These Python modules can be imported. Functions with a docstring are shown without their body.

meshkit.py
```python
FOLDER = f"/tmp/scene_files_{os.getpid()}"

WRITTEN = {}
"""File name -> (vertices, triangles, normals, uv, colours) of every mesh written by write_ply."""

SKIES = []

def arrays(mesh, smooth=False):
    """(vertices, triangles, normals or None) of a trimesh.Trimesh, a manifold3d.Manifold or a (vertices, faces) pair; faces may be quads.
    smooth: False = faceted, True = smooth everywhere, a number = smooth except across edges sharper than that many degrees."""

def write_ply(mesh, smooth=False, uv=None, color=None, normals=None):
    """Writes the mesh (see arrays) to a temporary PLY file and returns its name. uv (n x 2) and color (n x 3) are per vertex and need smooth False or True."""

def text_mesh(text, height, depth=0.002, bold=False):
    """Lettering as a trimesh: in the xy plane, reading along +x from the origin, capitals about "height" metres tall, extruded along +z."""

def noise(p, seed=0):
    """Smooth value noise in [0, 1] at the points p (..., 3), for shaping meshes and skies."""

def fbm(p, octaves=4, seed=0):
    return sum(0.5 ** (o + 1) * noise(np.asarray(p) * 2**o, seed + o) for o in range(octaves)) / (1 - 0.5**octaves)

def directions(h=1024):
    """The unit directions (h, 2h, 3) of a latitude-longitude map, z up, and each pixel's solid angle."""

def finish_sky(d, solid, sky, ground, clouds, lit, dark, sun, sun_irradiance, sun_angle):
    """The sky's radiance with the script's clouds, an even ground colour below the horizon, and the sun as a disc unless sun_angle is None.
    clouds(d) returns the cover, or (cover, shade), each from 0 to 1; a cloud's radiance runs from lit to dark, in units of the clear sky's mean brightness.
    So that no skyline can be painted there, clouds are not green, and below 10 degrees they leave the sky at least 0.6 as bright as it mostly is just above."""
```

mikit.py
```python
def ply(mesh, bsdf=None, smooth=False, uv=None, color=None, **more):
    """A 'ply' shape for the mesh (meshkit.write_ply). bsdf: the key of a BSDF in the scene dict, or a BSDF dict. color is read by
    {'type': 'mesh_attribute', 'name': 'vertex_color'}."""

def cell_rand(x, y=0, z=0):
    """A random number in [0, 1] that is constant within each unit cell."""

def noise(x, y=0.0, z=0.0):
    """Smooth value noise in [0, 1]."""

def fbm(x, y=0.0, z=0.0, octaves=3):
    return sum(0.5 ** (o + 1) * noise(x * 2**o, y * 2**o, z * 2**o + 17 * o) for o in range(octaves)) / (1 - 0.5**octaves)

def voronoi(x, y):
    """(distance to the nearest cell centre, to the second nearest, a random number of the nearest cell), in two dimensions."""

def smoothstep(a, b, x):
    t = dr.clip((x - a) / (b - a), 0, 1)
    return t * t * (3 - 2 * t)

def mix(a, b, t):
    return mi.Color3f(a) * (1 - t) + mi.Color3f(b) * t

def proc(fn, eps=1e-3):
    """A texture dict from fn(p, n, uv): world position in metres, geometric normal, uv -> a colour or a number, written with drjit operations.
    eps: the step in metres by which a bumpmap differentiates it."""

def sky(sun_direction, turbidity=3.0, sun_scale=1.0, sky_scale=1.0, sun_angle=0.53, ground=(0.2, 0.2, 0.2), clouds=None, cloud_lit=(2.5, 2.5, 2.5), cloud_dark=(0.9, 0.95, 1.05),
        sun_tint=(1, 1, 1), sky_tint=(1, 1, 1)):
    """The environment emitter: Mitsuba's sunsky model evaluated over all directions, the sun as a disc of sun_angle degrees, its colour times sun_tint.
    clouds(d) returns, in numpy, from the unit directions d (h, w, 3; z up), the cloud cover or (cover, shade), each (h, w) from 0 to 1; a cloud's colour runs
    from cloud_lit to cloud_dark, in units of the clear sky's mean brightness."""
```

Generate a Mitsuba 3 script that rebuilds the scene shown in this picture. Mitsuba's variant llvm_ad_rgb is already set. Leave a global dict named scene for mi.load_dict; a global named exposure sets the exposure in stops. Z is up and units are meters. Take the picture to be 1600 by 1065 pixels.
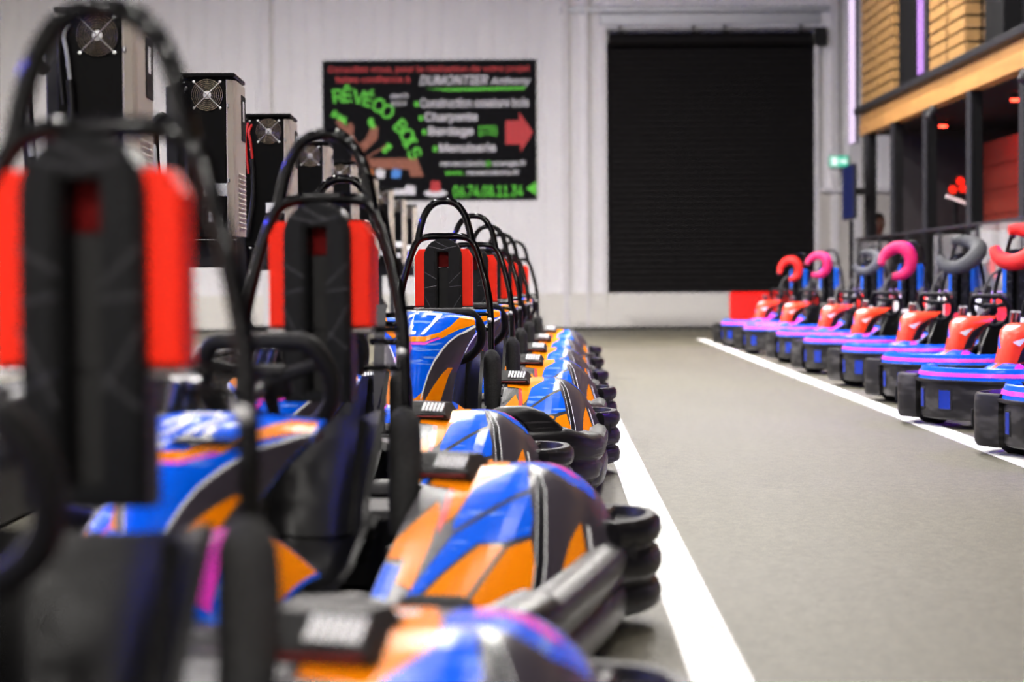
import math, random
import numpy as np, trimesh, shapely
from shapely.geometry import Polygon, box as sbox, LineString
import manifold3d as m3
import mitsuba as mi, drjit as dr
import mikit, meshkit

T = mi.ScalarTransform4f
scene, labels = {}, {}

# ------------------------------------------------------------------ camera, light, exposure
EYE = [0.0, 0.0, 0.855]
PITCH, ROLL = math.radians(1.69), math.radians(0.4)
scene['camera'] = {
    'type': 'thinlens', 'fov': 28.85, 'fov_axis': 'x', 'near_clip': 0.1, 'far_clip': 200.0,
    'aperture_radius': 0.0135, 'focus_distance': 8.5,
    'to_world': T().look_at(origin=EYE, target=[0, math.cos(PITCH), 0.855 - math.sin(PITCH)], up=[math.sin(ROLL), 0, math.cos(ROLL)]),
}
exposure = 2.97
CEIL = 7.4
LAMP = [17.0, 16.2, 15.3]          # ceiling LED panels
LEVEL = [2.2, 2.1, .22, .28, .85, 1.2, 1.45, 1.9, 3.0]   # dimmed row by row, from the near end of the hall

# ------------------------------------------------------------------ materials
def rgb(*c): return {'type': 'rgb', 'value': list(c)}
def srgb(r, g, b):
    f = lambda v: (v / 255 / 12.92) if v / 255 <= 0.04045 else ((v / 255 + 0.055) / 1.055) ** 2.4
    return [f(r), f(g), f(b)]
def mat(name, col, rough=0.5, metallic=0.0, spec=0.5, clearcoat=0.0, bump=None, bscale=0.001):
    c = col if isinstance(col, dict) else rgb(*col)
    b = {'type': 'principled', 'base_color': c, 'roughness': rough, 'metallic': metallic, 'specular': spec, 'clearcoat': clearcoat, 'clearcoat_gloss': 0.9}
    if bump is not None:
        b = {'type': 'bumpmap', 'arbitrary': bump, 'scale': bscale, 'nested': b}
    scene[name] = {'type': 'twosided', 'nested': b}
    return name

def floor_fn(p, n, uv):
    a = mikit.noise(p.x * 160, p.y * 160)
    b = mikit.fbm(p.x * 0.9, p.y * 0.5, 3.0, 4)
    c = mikit.noise(p.x * 45, p.y * 45)
    v = 0.098 + 0.045 * (a - 0.5) + 0.026 * (b - 0.5) + 0.024 * (c - 0.5)
    return mi.Color3f(v * 1.02, v * 0.94, v * 0.68)
def paint_fn(p, n, uv):
    a = mikit.fbm(p.x * 30, p.y * 12, 1.0, 3)
    s = mikit.smoothstep(0.68, 0.78, a)
    return mikit.mix([0.86, 0.85, 0.83], [0.55, 0.54, 0.52], s)
def clad_fn(p, n, uv):
    a = mikit.fbm(p.x * 0.6, p.z * 0.35, 9.0, 3)
    v = 0.74 + 0.08 * (a - 0.5)
    return mi.Color3f(v * 1.0, v * 0.985, v * 0.985)
def plinth_fn(p, n, uv):
    a = mikit.fbm(p.x * 1.2, p.z * 5, 2.0, 4)
    d = mikit.smoothstep(0.35, 0.0, p.z) * mikit.smoothstep(0.42, 0.62, a)
    return mikit.mix([0.68, 0.66, 0.60], [0.36, 0.34, 0.31], d)
def scuff_blue(p, n, uv):
    a = mikit.fbm(p.x * 14 + p.z * 20, p.y * 5 + p.z * 70, p.z * 60, 3)
    s = mikit.smoothstep(0.62, 0.72, a)
    return mikit.mix(srgb(0, 96, 240), srgb(150, 185, 245), s * 0.55)
def wood_fn(p, n, uv):
    g = mikit.fbm(p.x * 3, p.y * 1.2, p.z * 40, 3)
    b = mikit.cell_rand(p.y * 0.9, dr.floor(p.z * 7.0))
    v = 0.85 + 0.3 * (g - 0.5) + 0.18 * (b - 0.5)
    return mi.Color3f(0.50 * v, 0.25 * v, 0.075 * v)
def scratch_black(p, n, uv):
    a = mikit.fbm(p.x * 9, p.y * 9, p.z * 90, 3)
    s = mikit.smoothstep(0.60, 0.80, a)
    return mikit.mix([0.007, 0.0065, 0.008], [0.036, 0.034, 0.037], s)
def fabric_fn(p, n, uv):
    a = mikit.noise(p.x * 320, p.y * 320, p.z * 320)
    return mi.Color3f(0.010 + 0.022 * a)

mat('asphalt', mikit.proc(floor_fn), 0.55, spec=0.5)
mat('line_paint', mikit.proc(paint_fn), 0.55)
mat('cladding', mikit.proc(clad_fn), 0.5)
mat('plinth_concrete', mikit.proc(plinth_fn), 0.7)
mat('beige_concrete', [0.50, 0.47, 0.43], 0.8)
mat('ceiling_grey', [0.10, 0.10, 0.105], 0.8)
mat('galvanised', [0.42, 0.43, 0.46], 0.45, metallic=0.6)
mat('white_steel', [0.66, 0.64, 0.64], 0.4)
mat('shutter_black', [0.007, 0.0062, 0.0062], 0.6, spec=0.12)
mat('tube_black', [0.0012, 0.0012, 0.0015], 0.07, spec=0.28, clearcoat=0.0)
mat('plastic_black', mikit.proc(scratch_black), 0.36, spec=0.35)
def worn_fn(p, n, uv):
    s = mikit.smoothstep(0.45, 0.8, mikit.fbm(p.x * 5, p.y * 5, p.z * 14, 3))
    return mikit.mix([0.012, 0.0115, 0.011], [0.075, 0.072, 0.068], s)
mat('plastic_worn', mikit.proc(worn_fn), 0.42, spec=0.3)
mat('plastic_matt', [0.009, 0.009, 0.0095], 0.48, spec=0.22)
mat('pad_black', [0.0055, 0.006, 0.0068], 0.36, spec=0.16)
mat('slot_black', [0.004, 0.004, 0.004], 0.7)
mat('seam_grey', [0.05, 0.05, 0.055], 0.4)
mat('seat_black', [0.006, 0.006, 0.006], 0.36, spec=0.35)
mat('bolster_fabric', mikit.proc(fabric_fn), 0.85)
mat('strap_grey', [0.09, 0.088, 0.085], 0.7)
mat('rubber', [0.008, 0.008, 0.008], 0.75, spec=0.2)
mat('metal', [0.6, 0.6, 0.6], 0.25, metallic=1.0)
mat('alloy', [0.35, 0.35, 0.36], 0.4, metallic=1.0)
mat('sticker_blue', mikit.proc(scuff_blue), 0.22, spec=0.12, clearcoat=0.06)
mat('sticker_orange', srgb(255, 142, 8), 0.22, spec=0.1, clearcoat=0.05)
mat('sticker_red', srgb(232, 24, 16), 0.25, clearcoat=0.5)
mat('sticker_white', [0.86, 0.86, 0.88], 0.25, clearcoat=0.7)
mat('sticker_pink', srgb(236, 60, 200), 0.25, clearcoat=0.5)
mat('sticker_black', [0.008, 0.008, 0.01], 0.25, clearcoat=0.5)
mat('sticker_coral', srgb(255, 66, 36), 0.34, spec=0.3, clearcoat=0.1)
mat('pod_grey', srgb(60, 54, 62), 0.26, spec=0.35, clearcoat=0.15)
mat('panel_red', srgb(255, 40, 8), 0.42, spec=0.2)
mat('slot_red', srgb(95, 3, 3), 0.6, spec=0.1)
mat('lip_red', srgb(120, 16, 14), 0.5)
mat('led_body', [0.06, 0.055, 0.07], 0.5, spec=0.1)
mat('panel_blue', srgb(0, 105, 235), 0.4)
mat('window_blue', srgb(0, 46, 160), 0.4)
mat('charger_black', [0.0018, 0.0018, 0.002], 0.4, spec=0.06)
mat('charger_tan', [0.47, 0.42, 0.36], 0.38)
mat('label_white', [0.75, 0.76, 0.76], 0.5)
mat('cable_black', [0.005, 0.005, 0.005], 0.4, spec=0.25)
mat('cable_grey', [0.32, 0.33, 0.34], 0.4)
mat('cable_red', srgb(190, 30, 26), 0.45)
mat('plug_green', srgb(20, 110, 60), 0.5)
mat('brass_wire', [0.62, 0.52, 0.40], 0.3, metallic=1.0)
mat('banner_black', [0.002, 0.0018, 0.003], 0.5, spec=0.06)
mat('print_red', srgb(190, 12, 24), 0.5)
mat('print_green', srgb(80, 205, 20), 0.5)
mat('print_white', [0.72, 0.70, 0.74], 0.5)
mat('print_brown', srgb(140, 72, 40), 0.5)
mat('print_blue', srgb(50, 130, 215), 0.5)
mat('print_orange', srgb(225, 130, 60), 0.5)
mat('wood', mikit.proc(wood_fn), 0.45)
def pier_fn(p, n, uv):
    g = mikit.fbm(p.x * 3, p.y * 2, p.z * 40, 3)
    v = 0.85 + 0.3 * (g - 0.5)
    return mi.Color3f(0.33 * v, 0.18 * v, 0.056 * v)
mat('pier_wood', mikit.proc(pier_fn), 0.5)
mat('wood_dark_gap', [0.02, 0.014, 0.01], 0.8)
mat('post_black', [0.016, 0.016, 0.019], 0.5, spec=0.25)
mat('post_dark', [0.004, 0.004, 0.0045], 0.7, spec=0.15)
mat('soffit_black', [0.008, 0.006, 0.008], 0.8)
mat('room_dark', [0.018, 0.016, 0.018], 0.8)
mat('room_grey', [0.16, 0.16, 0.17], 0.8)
mat('red_wood', srgb(120, 42, 28), 0.5)
mat('barrier_red', srgb(225, 22, 18), 0.35)
mat('barrier_white', [0.74, 0.72, 0.74], 0.4)
mat('barrier_navy', srgb(14, 18, 92), 0.4)
mat('monitor_navy', srgb(14, 20, 62), 0.25)
mat('foam_red', srgb(225, 26, 20), 0.6)
mat('foam_magenta', srgb(215, 10, 95), 0.6)
mat('foam_grey', [0.055, 0.058, 0.065], 0.7)
mat('skin', srgb(150, 100, 80), 0.55)
mat('cloth_black', [0.012, 0.012, 0.016], 0.9)
mat('cloth_jeans', [0.02, 0.025, 0.05], 0.9)
mat('hair_dark', [0.012, 0.008, 0.006], 0.6)
mat('lamp_white', [0.7, 0.7, 0.7], 0.4)
scene['pane_glass'] = {'type': 'thindielectric', 'int_ior': 1.5}
scene['drink_glass'] = {'type': 'dielectric', 'int_ior': 1.5}

# ------------------------------------------------------------------ mesh helpers
cat = trimesh.util.concatenate
def rbox(sx, sy, sz, r=0.006, c=(0, 0, 0)):
    """box with chamfered edges, centred at c"""
    h = np.array([sx, sy, sz]) / 2.0
    r = min(r, 0.45 * min(sx, sy, sz))
    pts = []
    for sgn in np.ndindex(2, 2, 2):
        s = np.array(sgn) * 2 - 1
        for k in range(3):
            q = h - r
            q[k] = h[k]
            pts.append(s * q)
    m = trimesh.convex.convex_hull(np.array(pts))
    m.apply_translation(c)
    return m
def catmull(pts, sub=6, closed=False):
    P = np.asarray(pts, float)
    n = len(P)
    out = []
    for i in range(n if closed else n - 1):
        p1, p2 = P[i], P[(i + 1) % n]
        p0 = P[(i - 1) % n] if (closed or i > 0) else 2 * p1 - p2
        p3 = P[(i + 2) % n] if (closed or i + 2 < n) else 2 * p2 - p1
        for t in np.arange(sub) / sub:
            out.append(0.5 * ((2 * p1) + (-p0 + p2) * t + (2 * p0 - 5 * p1 + 4 * p2 - p3) * t * t + (-p0 + 3 * p1 - 3 * p2 + p3) * t ** 3))
    if not closed:
        out.append(P[-1])
    return np.array(out)
def skin(rings, closed=False, caps=True):
    R = np.asarray(rings, float)
    n, k = R.shape[:2]
    V = R.reshape(-1, 3)
    F = []
    for i in range(n if closed else n - 1):
        a, b = i * k, ((i + 1) % n) * k
        for j in range(k):
            j2 = (j + 1) % k
            F += [[a + j, a + j2, b + j2], [a + j, b + j2, b + j]]
    if caps and not closed:
        c0, c1 = len(V), len(V) + 1
        V = np.vstack([V, R[0].mean(0), R[-1].mean(0)])
        for j in range(k):
            j2 = (j + 1) % k
            F += [[c0, j2, j], [c1, (n - 1) * k + j, (n - 1) * k + j2]]
    m = trimesh.Trimesh(V, np.array(F), process=False)
    if m.volume < 0:
        m.invert()
    return m
def tube(pts, r, n=10, sub=6, closed=False, smooth=True):
    P = catmull(pts, sub, closed) if smooth else np.asarray(pts, float)
    t = np.gradient(P, axis=0) if not closed else np.roll(P, -1, 0) - np.roll(P, 1, 0)
    t /= np.linalg.norm(t, axis=1, keepdims=True) + 1e-12
    a = np.cross(t[0], [0, 0, 1.0] if abs(t[0][2]) < 0.9 else [1.0, 0, 0])
    rad = np.broadcast_to(r if np.ndim(r) else [r], (len(P),)) if np.ndim(r) == 0 else np.interp(np.linspace(0, 1, len(P)), np.linspace(0, 1, len(r)), r)
    ang = np.arange(n) * 2 * np.pi / n
    rings = []
    for i in range(len(P)):
        a = a - t[i] * np.dot(a, t[i])
        a /= np.linalg.norm(a) + 1e-12
        b = np.cross(t[i], a)
        rings.append(P[i] + rad[i] * (np.cos(ang)[:, None] * a + np.sin(ang)[:, None] * b))
    return skin(rings, closed)
def lathe(prof, n=24, axis='z'):
    P = np.asarray(prof, float)
    ang = np.arange(n) * 2 * np.pi / n
    rings = [np.stack([max(p[0], 1e-5) * np.cos(ang), max(p[0], 1e-5) * np.sin(ang), np.full(n, p[1])], 1) for p in P]
    m = skin(rings)
    if axis == 'y':
        m.apply_transform(trimesh.transformations.rotation_matrix(np.pi / 2, [1, 0, 0]))
    if axis == 'x':
        m.apply_transform(trimesh.transformations.rotation_matrix(np.pi / 2, [0, 1, 0]))
    return m
def cyl(p0, p1, r, n=14):
    return tube([p0, p1], r, n, 1, smooth=False)
def prism(poly, h, plane='xy', at=0.0):
    """extrude a shapely polygon or point list by h; 'xz' -> (x, at..at-h, z): towards the camera"""
    P = poly if isinstance(poly, shapely.geometry.base.BaseGeometry) else Polygon(poly)
    m = cat([trimesh.creation.extrude_polygon(g, h, engine='earcut') for g in getattr(P, 'geoms', [P])])
    if plane == 'xz':
        m.vertices = np.stack([m.vertices[:, 0], at - m.vertices[:, 2], m.vertices[:, 1]], 1)
    elif plane == 'yz':
        m.vertices = np.stack([at + m.vertices[:, 2], m.vertices[:, 0], m.vertices[:, 1]], 1)
    return m
def move(m, x=0, y=0, z=0):
    m = m.copy(); m.apply_translation([x, y, z]); return m
def rot(m, deg, ax, at=(0, 0, 0)):
    m = m.copy(); m.apply_transform(trimesh.transformations.rotation_matrix(math.radians(deg), ax, at)); return m
def grid_uv(nu, nv, u0=0, u1=1, v0=0, v1=1):
    u, v = np.meshgrid(np.linspace(u0, u1, nu), np.linspace(v0, v1, nv), indexing='ij')
    return u.ravel(), v.ravel()
def surf_normal(f, u, v, e=1e-3):
    du = f(u + e, v) - f(u - e, v); dv = f(u, v + e) - f(u, v - e)
    n = np.cross(du, dv)
    return n / (np.linalg.norm(n, axis=1, keepdims=True) + 1e-12)
def shell(f, nu, nv, thick, sign=1, u0=0, u1=1, v0=0, v1=1):
    """a sheet f(u,v) with thickness to the back (sign picks which way is front)"""
    u, v = grid_uv(nu, nv, u0, u1, v0, v1)
    P = f(u, v); N = surf_normal(f, u, v) * sign
    Q = P - N * thick
    idx = np.arange(nu * nv).reshape(nu, nv)
    a, b, c, d = idx[:-1, :-1].ravel(), idx[1:, :-1].ravel(), idx[1:, 1:].ravel(), idx[:-1, 1:].ravel()
    F = np.vstack([np.stack([a, b, c], 1), np.stack([a, c, d], 1)])
    o = nu * nv
    B = F[:, ::-1] + o
    loop = np.concatenate([idx[:, 0], idx[-1, 1:], idx[-2::-1, -1], idx[0, -2:0:-1]])
    l2 = np.roll(loop, -1)
    R = np.vstack([np.stack([loop, loop + o, l2 + o], 1), np.stack([loop, l2 + o, l2], 1)])
    m = trimesh.Trimesh(np.vstack([P, Q]), np.vstack([F, B, R]), process=False)
    if m.volume < 0:
        m.invert()
    return m
def decal(f, polys, sign=1, off=0.0016, n=14):
    """flat print laid onto f(u,v): polygons in (u,v), cut along a grid so that they follow the surface"""
    V, F, k = [], [], 0
    for poly in polys:
        P = poly if isinstance(poly, shapely.geometry.base.BaseGeometry) else Polygon(poly)
        P = P.buffer(0)
        x0, y0, x1, y1 = P.bounds
        us = np.linspace(x0, x1, max(2, int((x1 - x0) * n) + 2)); vs = np.linspace(y0, y1, max(2, int((y1 - y0) * n) + 2))
        for i in range(len(us) - 1):
            for j in range(len(vs) - 1):
                g = P.intersection(sbox(us[i], vs[j], us[i + 1], vs[j + 1]))
                for q in getattr(g, 'geoms', [g]):
                    if q.geom_type != 'Polygon' or q.area < 1e-8: continue
                    vv, ff = trimesh.creation.triangulate_polygon(q, engine='earcut')
                    V.append(vv); F.append(ff + k); k += len(vv)
    V, F = np.vstack(V), np.vstack(F)
    u, v = V[:, 0], V[:, 1]
    m = trimesh.Trimesh(f(u, v) + surf_normal(f, u, v) * sign * off, F, process=False)
    d = (m.face_normals * (surf_normal(f, V[F].mean(1)[:, 0], V[F].mean(1)[:, 1]) * sign)).sum(1)
    m.faces[d < 0] = m.faces[d < 0][:, ::-1]
    return m
def text_flat(s, bold=True):
    """front triangles of lettering, 1 high, from x=0"""
    m = meshkit.text_mesh(s, 1.0, 0.01, bold)
    k = np.all(m.vertices[m.faces][:, :, 2] > 0.005, axis=1)
    F = m.faces[k]
    return m.vertices[:, :2].copy(), F
def text_on(f, s, u0, u1, v_top, v_bot, sign=1, off=0.003, slant=0.15):
    V, F = text_flat(s)
    w = V[F].reshape(-1, 2)
    x0, x1, y1 = w[:, 0].min(), w[:, 0].max(), w[:, 1].max()
    yy = V[:, 1] / y1
    xx = (V[:, 0] - x0) / (x1 - x0) + slant * yy
    u = u0 + (u1 - u0) * xx; v = v_bot + (v_top - v_bot) * yy
    return trimesh.Trimesh(f(u, v) + surf_normal(f, u, v) * sign * off, F, process=False)
def sheet_text(s, x, z, h, y, bold=True, width=None, slant=0.0, ang=0.0, depth=0.004):
    """raised print on the xz plane in front of y, reading along +x"""
    m = meshkit.text_mesh(s, h, depth, bold)
    v = m.vertices.copy()
    if width: v[:, 0] *= width / v[:, 0].max()
    v[:, 0] += slant * v[:, 1]
    c, sn = math.cos(ang), math.sin(ang)
    X = c * v[:, 0] - sn * v[:, 1] + x; Z = sn * v[:, 0] + c * v[:, 1] + z
    m.vertices = np.stack([X, y - v[:, 2], Z], 1)
    return m

ORD = ['first', 'second', 'third', 'fourth', 'fifth', 'sixth', 'seventh', 'eighth', 'ninth', 'tenth', 'eleventh', 'twelfth']
PLY = {}
def obj(key, mesh, bsdf, smooth=False, kind=None, **more):
    k, base = 1, key
    while key in scene:
        key = f'{base}_{k:03d}'; k += 1
    scene[key] = mikit.ply(mesh, bsdf, smooth=smooth, **more)
    if kind: labels[key] = {'kind': kind}
    return key
def struct(key, mesh, bsdf, smooth=False):
    return obj(key, mesh, bsdf, smooth, 'structure')
used = set()
def thing(name, label, category, group=None):
    key, k = name, 1
    while key in used or key in scene:
        key = f'{name}_{k:03d}'; k += 1
    used.add(key)
    labels[key] = {'label': label, 'category': category}
    if group: labels[key]['group'] = group
    return key
class Proto:
    """parts in local coordinates, put into the scene once per copy"""
    def __init__(self): self.parts = {}
    def add(self, name, mesh, bsdf, smooth=30):
        k, base = 1, name
        while name in self.parts:
            name = f'{base}_{k:03d}'; k += 1
        self.parts[name] = mikit.ply(mesh, bsdf, smooth=smooth)
        return name
    def put(self, key, to_world, skip=(), swap=None, special={}):
        for n, d in self.parts.items():
            if any(n.startswith(s) for s in skip): continue
            e = {**d, 'to_world': next((m for s, m in special.items() if n.startswith(s)), to_world)}
            if swap and n.split('_0')[0] in swap:
                e['bsdf'] = {'type': 'ref', 'id': swap[n.split('_0')[0]]}
            scene[f'{key}__{n}'] = e

# ------------------------------------------------------------------ the hall
WY = 35.5                                     # back wall
struct('floor', rbox(34, 54, 0.1, 0.001, (3, 10.5, -0.05)), 'asphalt')
struct('ceiling', rbox(34, 54, 0.1, 0.001, (3, 10.5, CEIL + 0.05)), 'ceiling_grey')
DX0, DX1, DZ0, DZ1 = 1.70, 5.40, 0.65, 5.10   # door opening
wall = cat([rbox(11.7, 0.2, CEIL, 0.001, (DX0 - 5.85, WY + 0.1, CEIL / 2)),
            rbox(14.5, 0.2, CEIL, 0.001, (DX1 + 7.25, WY + 0.1, CEIL / 2)),
            rbox(DX1 - DX0, 0.2, CEIL - DZ1, 0.001, ((DX0 + DX1) / 2, WY + 0.1, (CEIL + DZ1) / 2)),
            rbox(DX1 - DX0, 0.2, DZ0, 0.001, ((DX0 + DX1) / 2, WY + 0.1, DZ0 / 2))])
struct('wall_back', wall, 'cladding')
struct('wall_left', rbox(0.2, 54, CEIL, 0.001, (-9.8, 10.5, CEIL / 2)), 'cladding')
struct('wall_right', rbox(0.2, 54, CEIL, 0.001, (18, 10.5, CEIL / 2)), 'room_grey')
struct('wall_front', rbox(34, 0.2, CEIL, 0.001, (3, -15.5, CEIL / 2)), 'cladding')
# cladding sheets: each one a shallow trapezoid tray
def tray(w, h):
    p = [(0, 0), (0.012, 0.022), (w - 0.03, 0.022), (w - 0.018, 0.0)]
    m = prism([(a, -b) for a, b in p] , h)
    return m
PW = 0.30
sheet_plys = {}
def panel(x0, x1, z0, z1):
    x = x0; k = 0
    while x < x1 - 0.02:
        w = min(PW, x1 - x); hh = round(z1 - z0, 3)
        if (round(w, 3), hh) not in sheet_plys:
            sheet_plys[(round(w, 3), hh)] = mikit.ply(tray(w, hh), 'cladding')
        n = len(panel.keys)
        key = 'wall_back__cladding_sheet' + (f'_{n:03d}' if n else '')
        panel.keys.append(key)
        scene[key] = {**sheet_plys[(round(w, 3), hh)], 'to_world': T().translate([x, WY, z0])}
        x += PW
panel.keys = []
panel(-9.6, DX0 - 0.12, 0.66, CEIL); panel(DX1 + 0.55, 10.0, 2.5, CEIL); panel(DX0 - 0.12, DX1 + 0.55, DZ1 + 0.62, CEIL)
struct('trim_1', rbox(DX0 + 9.6, 0.12, 0.65, 0.01, ((DX0 - 9.6) / 2, WY - 0.06, 0.325)), 'plinth_concrete')
struct('trim_2', rbox(DX1 - DX0 + 0.1, 0.10, DZ0 - 0.02, 0.01, ((DX0 + DX1) / 2, WY - 0.05, DZ0 / 2)), 'plinth_concrete')
struct('trim_3', rbox(10 - DX1, 0.10, 2.4, 0.01, ((DX1 + 10) / 2, WY - 0.05, 1.2)), 'beige_concrete')
struct('trim_4', rbox(10 - DX1, 0.22, 0.09, 0.01, ((DX1 + 10) / 2 + 0.1, WY - 0.11, 2.45)), 'white_steel')
struct('trim_5', rbox(4.9, 0.10, 0.10, 0.008, (3.35, WY - 0.06, 5.66)), 'galvanised')      # rail above the door
for i, (x, w) in enumerate([(-4.33, 0.16), (0.98, 0.10), (1.36, 0.05), (5.75, 0.14), (6.12, 0.22)]):
    struct(f'trim_{6 + i}', cat([rbox(w, 0.03, CEIL, 0.004, (x, WY - 0.12, CEIL / 2)), rbox(0.03, 0.12, CEIL, 0.004, (x, WY - 0.06, CEIL / 2))]), 'white_steel')
struct('baseboard_back', rbox(DX1 + 9.6, 0.03, 0.05, 0.005, ((DX1 - 9.6) / 2, WY - 0.135, 0.025)), 'plastic_matt')
# roller door
NS = 42
struct('door_1', rbox(DX1 - DX0, 0.02, DZ1 - DZ0, 0.001, ((DX0 + DX1) / 2, WY + 0.03, (DZ0 + DZ1) / 2)), 'shutter_black')
sh = (DZ1 - 0.1 - DZ0) / NS
slat = skin([[(x, -0.0, 0.0), (x, -0.018, 0.12 * sh), (x, -0.024, 0.5 * sh), (x, -0.018, 0.88 * sh), (x, 0, 0.97 * sh)] for x in np.linspace(0, DX1 - DX0 - 0.08, 2)])
sp = mikit.ply(slat, 'shutter_black')
for i in range(NS):
    scene['door_1__slat' + (f'_{i:03d}' if i else '')] = {**sp, 'to_world': T().translate([DX0 + 0.04, WY + 0.02 - 0.02, DZ0 + i * sh])}
obj('door_1__guide_rail', rbox(0.09, 0.1, DZ1 - DZ0 + 0.25, 0.01, (DX0 - 0.03, WY - 0.06, (DZ0 + DZ1) / 2 + 0.1)), 'white_steel')
obj('door_1__guide_rail', rbox(0.09, 0.1, DZ1 - DZ0 + 0.25, 0.01, (DX1 + 0.04, WY - 0.06, (DZ0 + DZ1) / 2 + 0.1)), 'white_steel')
obj('door_1__roller_drum', lathe([(0, 0), (0.13, 0), (0.13, DX1 - DX0 - 0.1), (0, DX1 - DX0 - 0.1)], 20, 'x').apply_translation([DX0 + 0.05, WY - 0.14, DZ1 + 0.02]) , 'shutter_black', 40)
obj('door_1__drive_shaft', cyl((DX0, WY - 0.16, DZ1 + 0.2), (DX1 + 0.1, WY - 0.16, DZ1 + 0.2), 0.025), 'alloy', 40)
for x in (DX0 + 0.25, DX0 + 1.55, DX0 + 2.1, DX1 - 0.25):
    obj('door_1__spring_bracket', rbox(0.06, 0.14, 0.2, 0.01, (x, WY - 0.1, DZ1 + 0.17)), 'plastic_matt')
obj('door_1__motor_box', rbox(0.2, 0.2, 0.32, 0.02, (DX1 + 0.1, WY - 0.12, DZ1 + 0.06)), 'plastic_matt')
obj('door_1__lintel', rbox(DX1 - DX0 + 0.2, 0.05, 0.2, 0.008, ((DX0 + DX1) / 2, WY - 0.03, DZ1 + 0.40)), 'galvanised')

# white lines on the floor
def floor_line(name, x0, y0, x1, y1, w, lab):
    t = thing(name, lab, 'floor line', None)
    used.discard(t)
    d = np.array([x1 - x0, y1 - y0]); n = np.array([d[1], -d[0]]) / np.linalg.norm(d) * w / 2
    a, b = np.array([x0, y0]), np.array([x1, y1])
    obj(t, prism([a - n, a + n, b + n, b - n], 0.003), 'line_paint')
    used.add(t)
floor_line('floor_line', 0.37, 0.5, 0.98, 31.5, 0.135, 'wide white line painted along the asphalt beside the orange and blue karts')
floor_line('floor_line', 2.21, 0.5, 2.78, 29.3, 0.135, 'wide white line painted on the asphalt in front of the blue striped karts')

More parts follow.
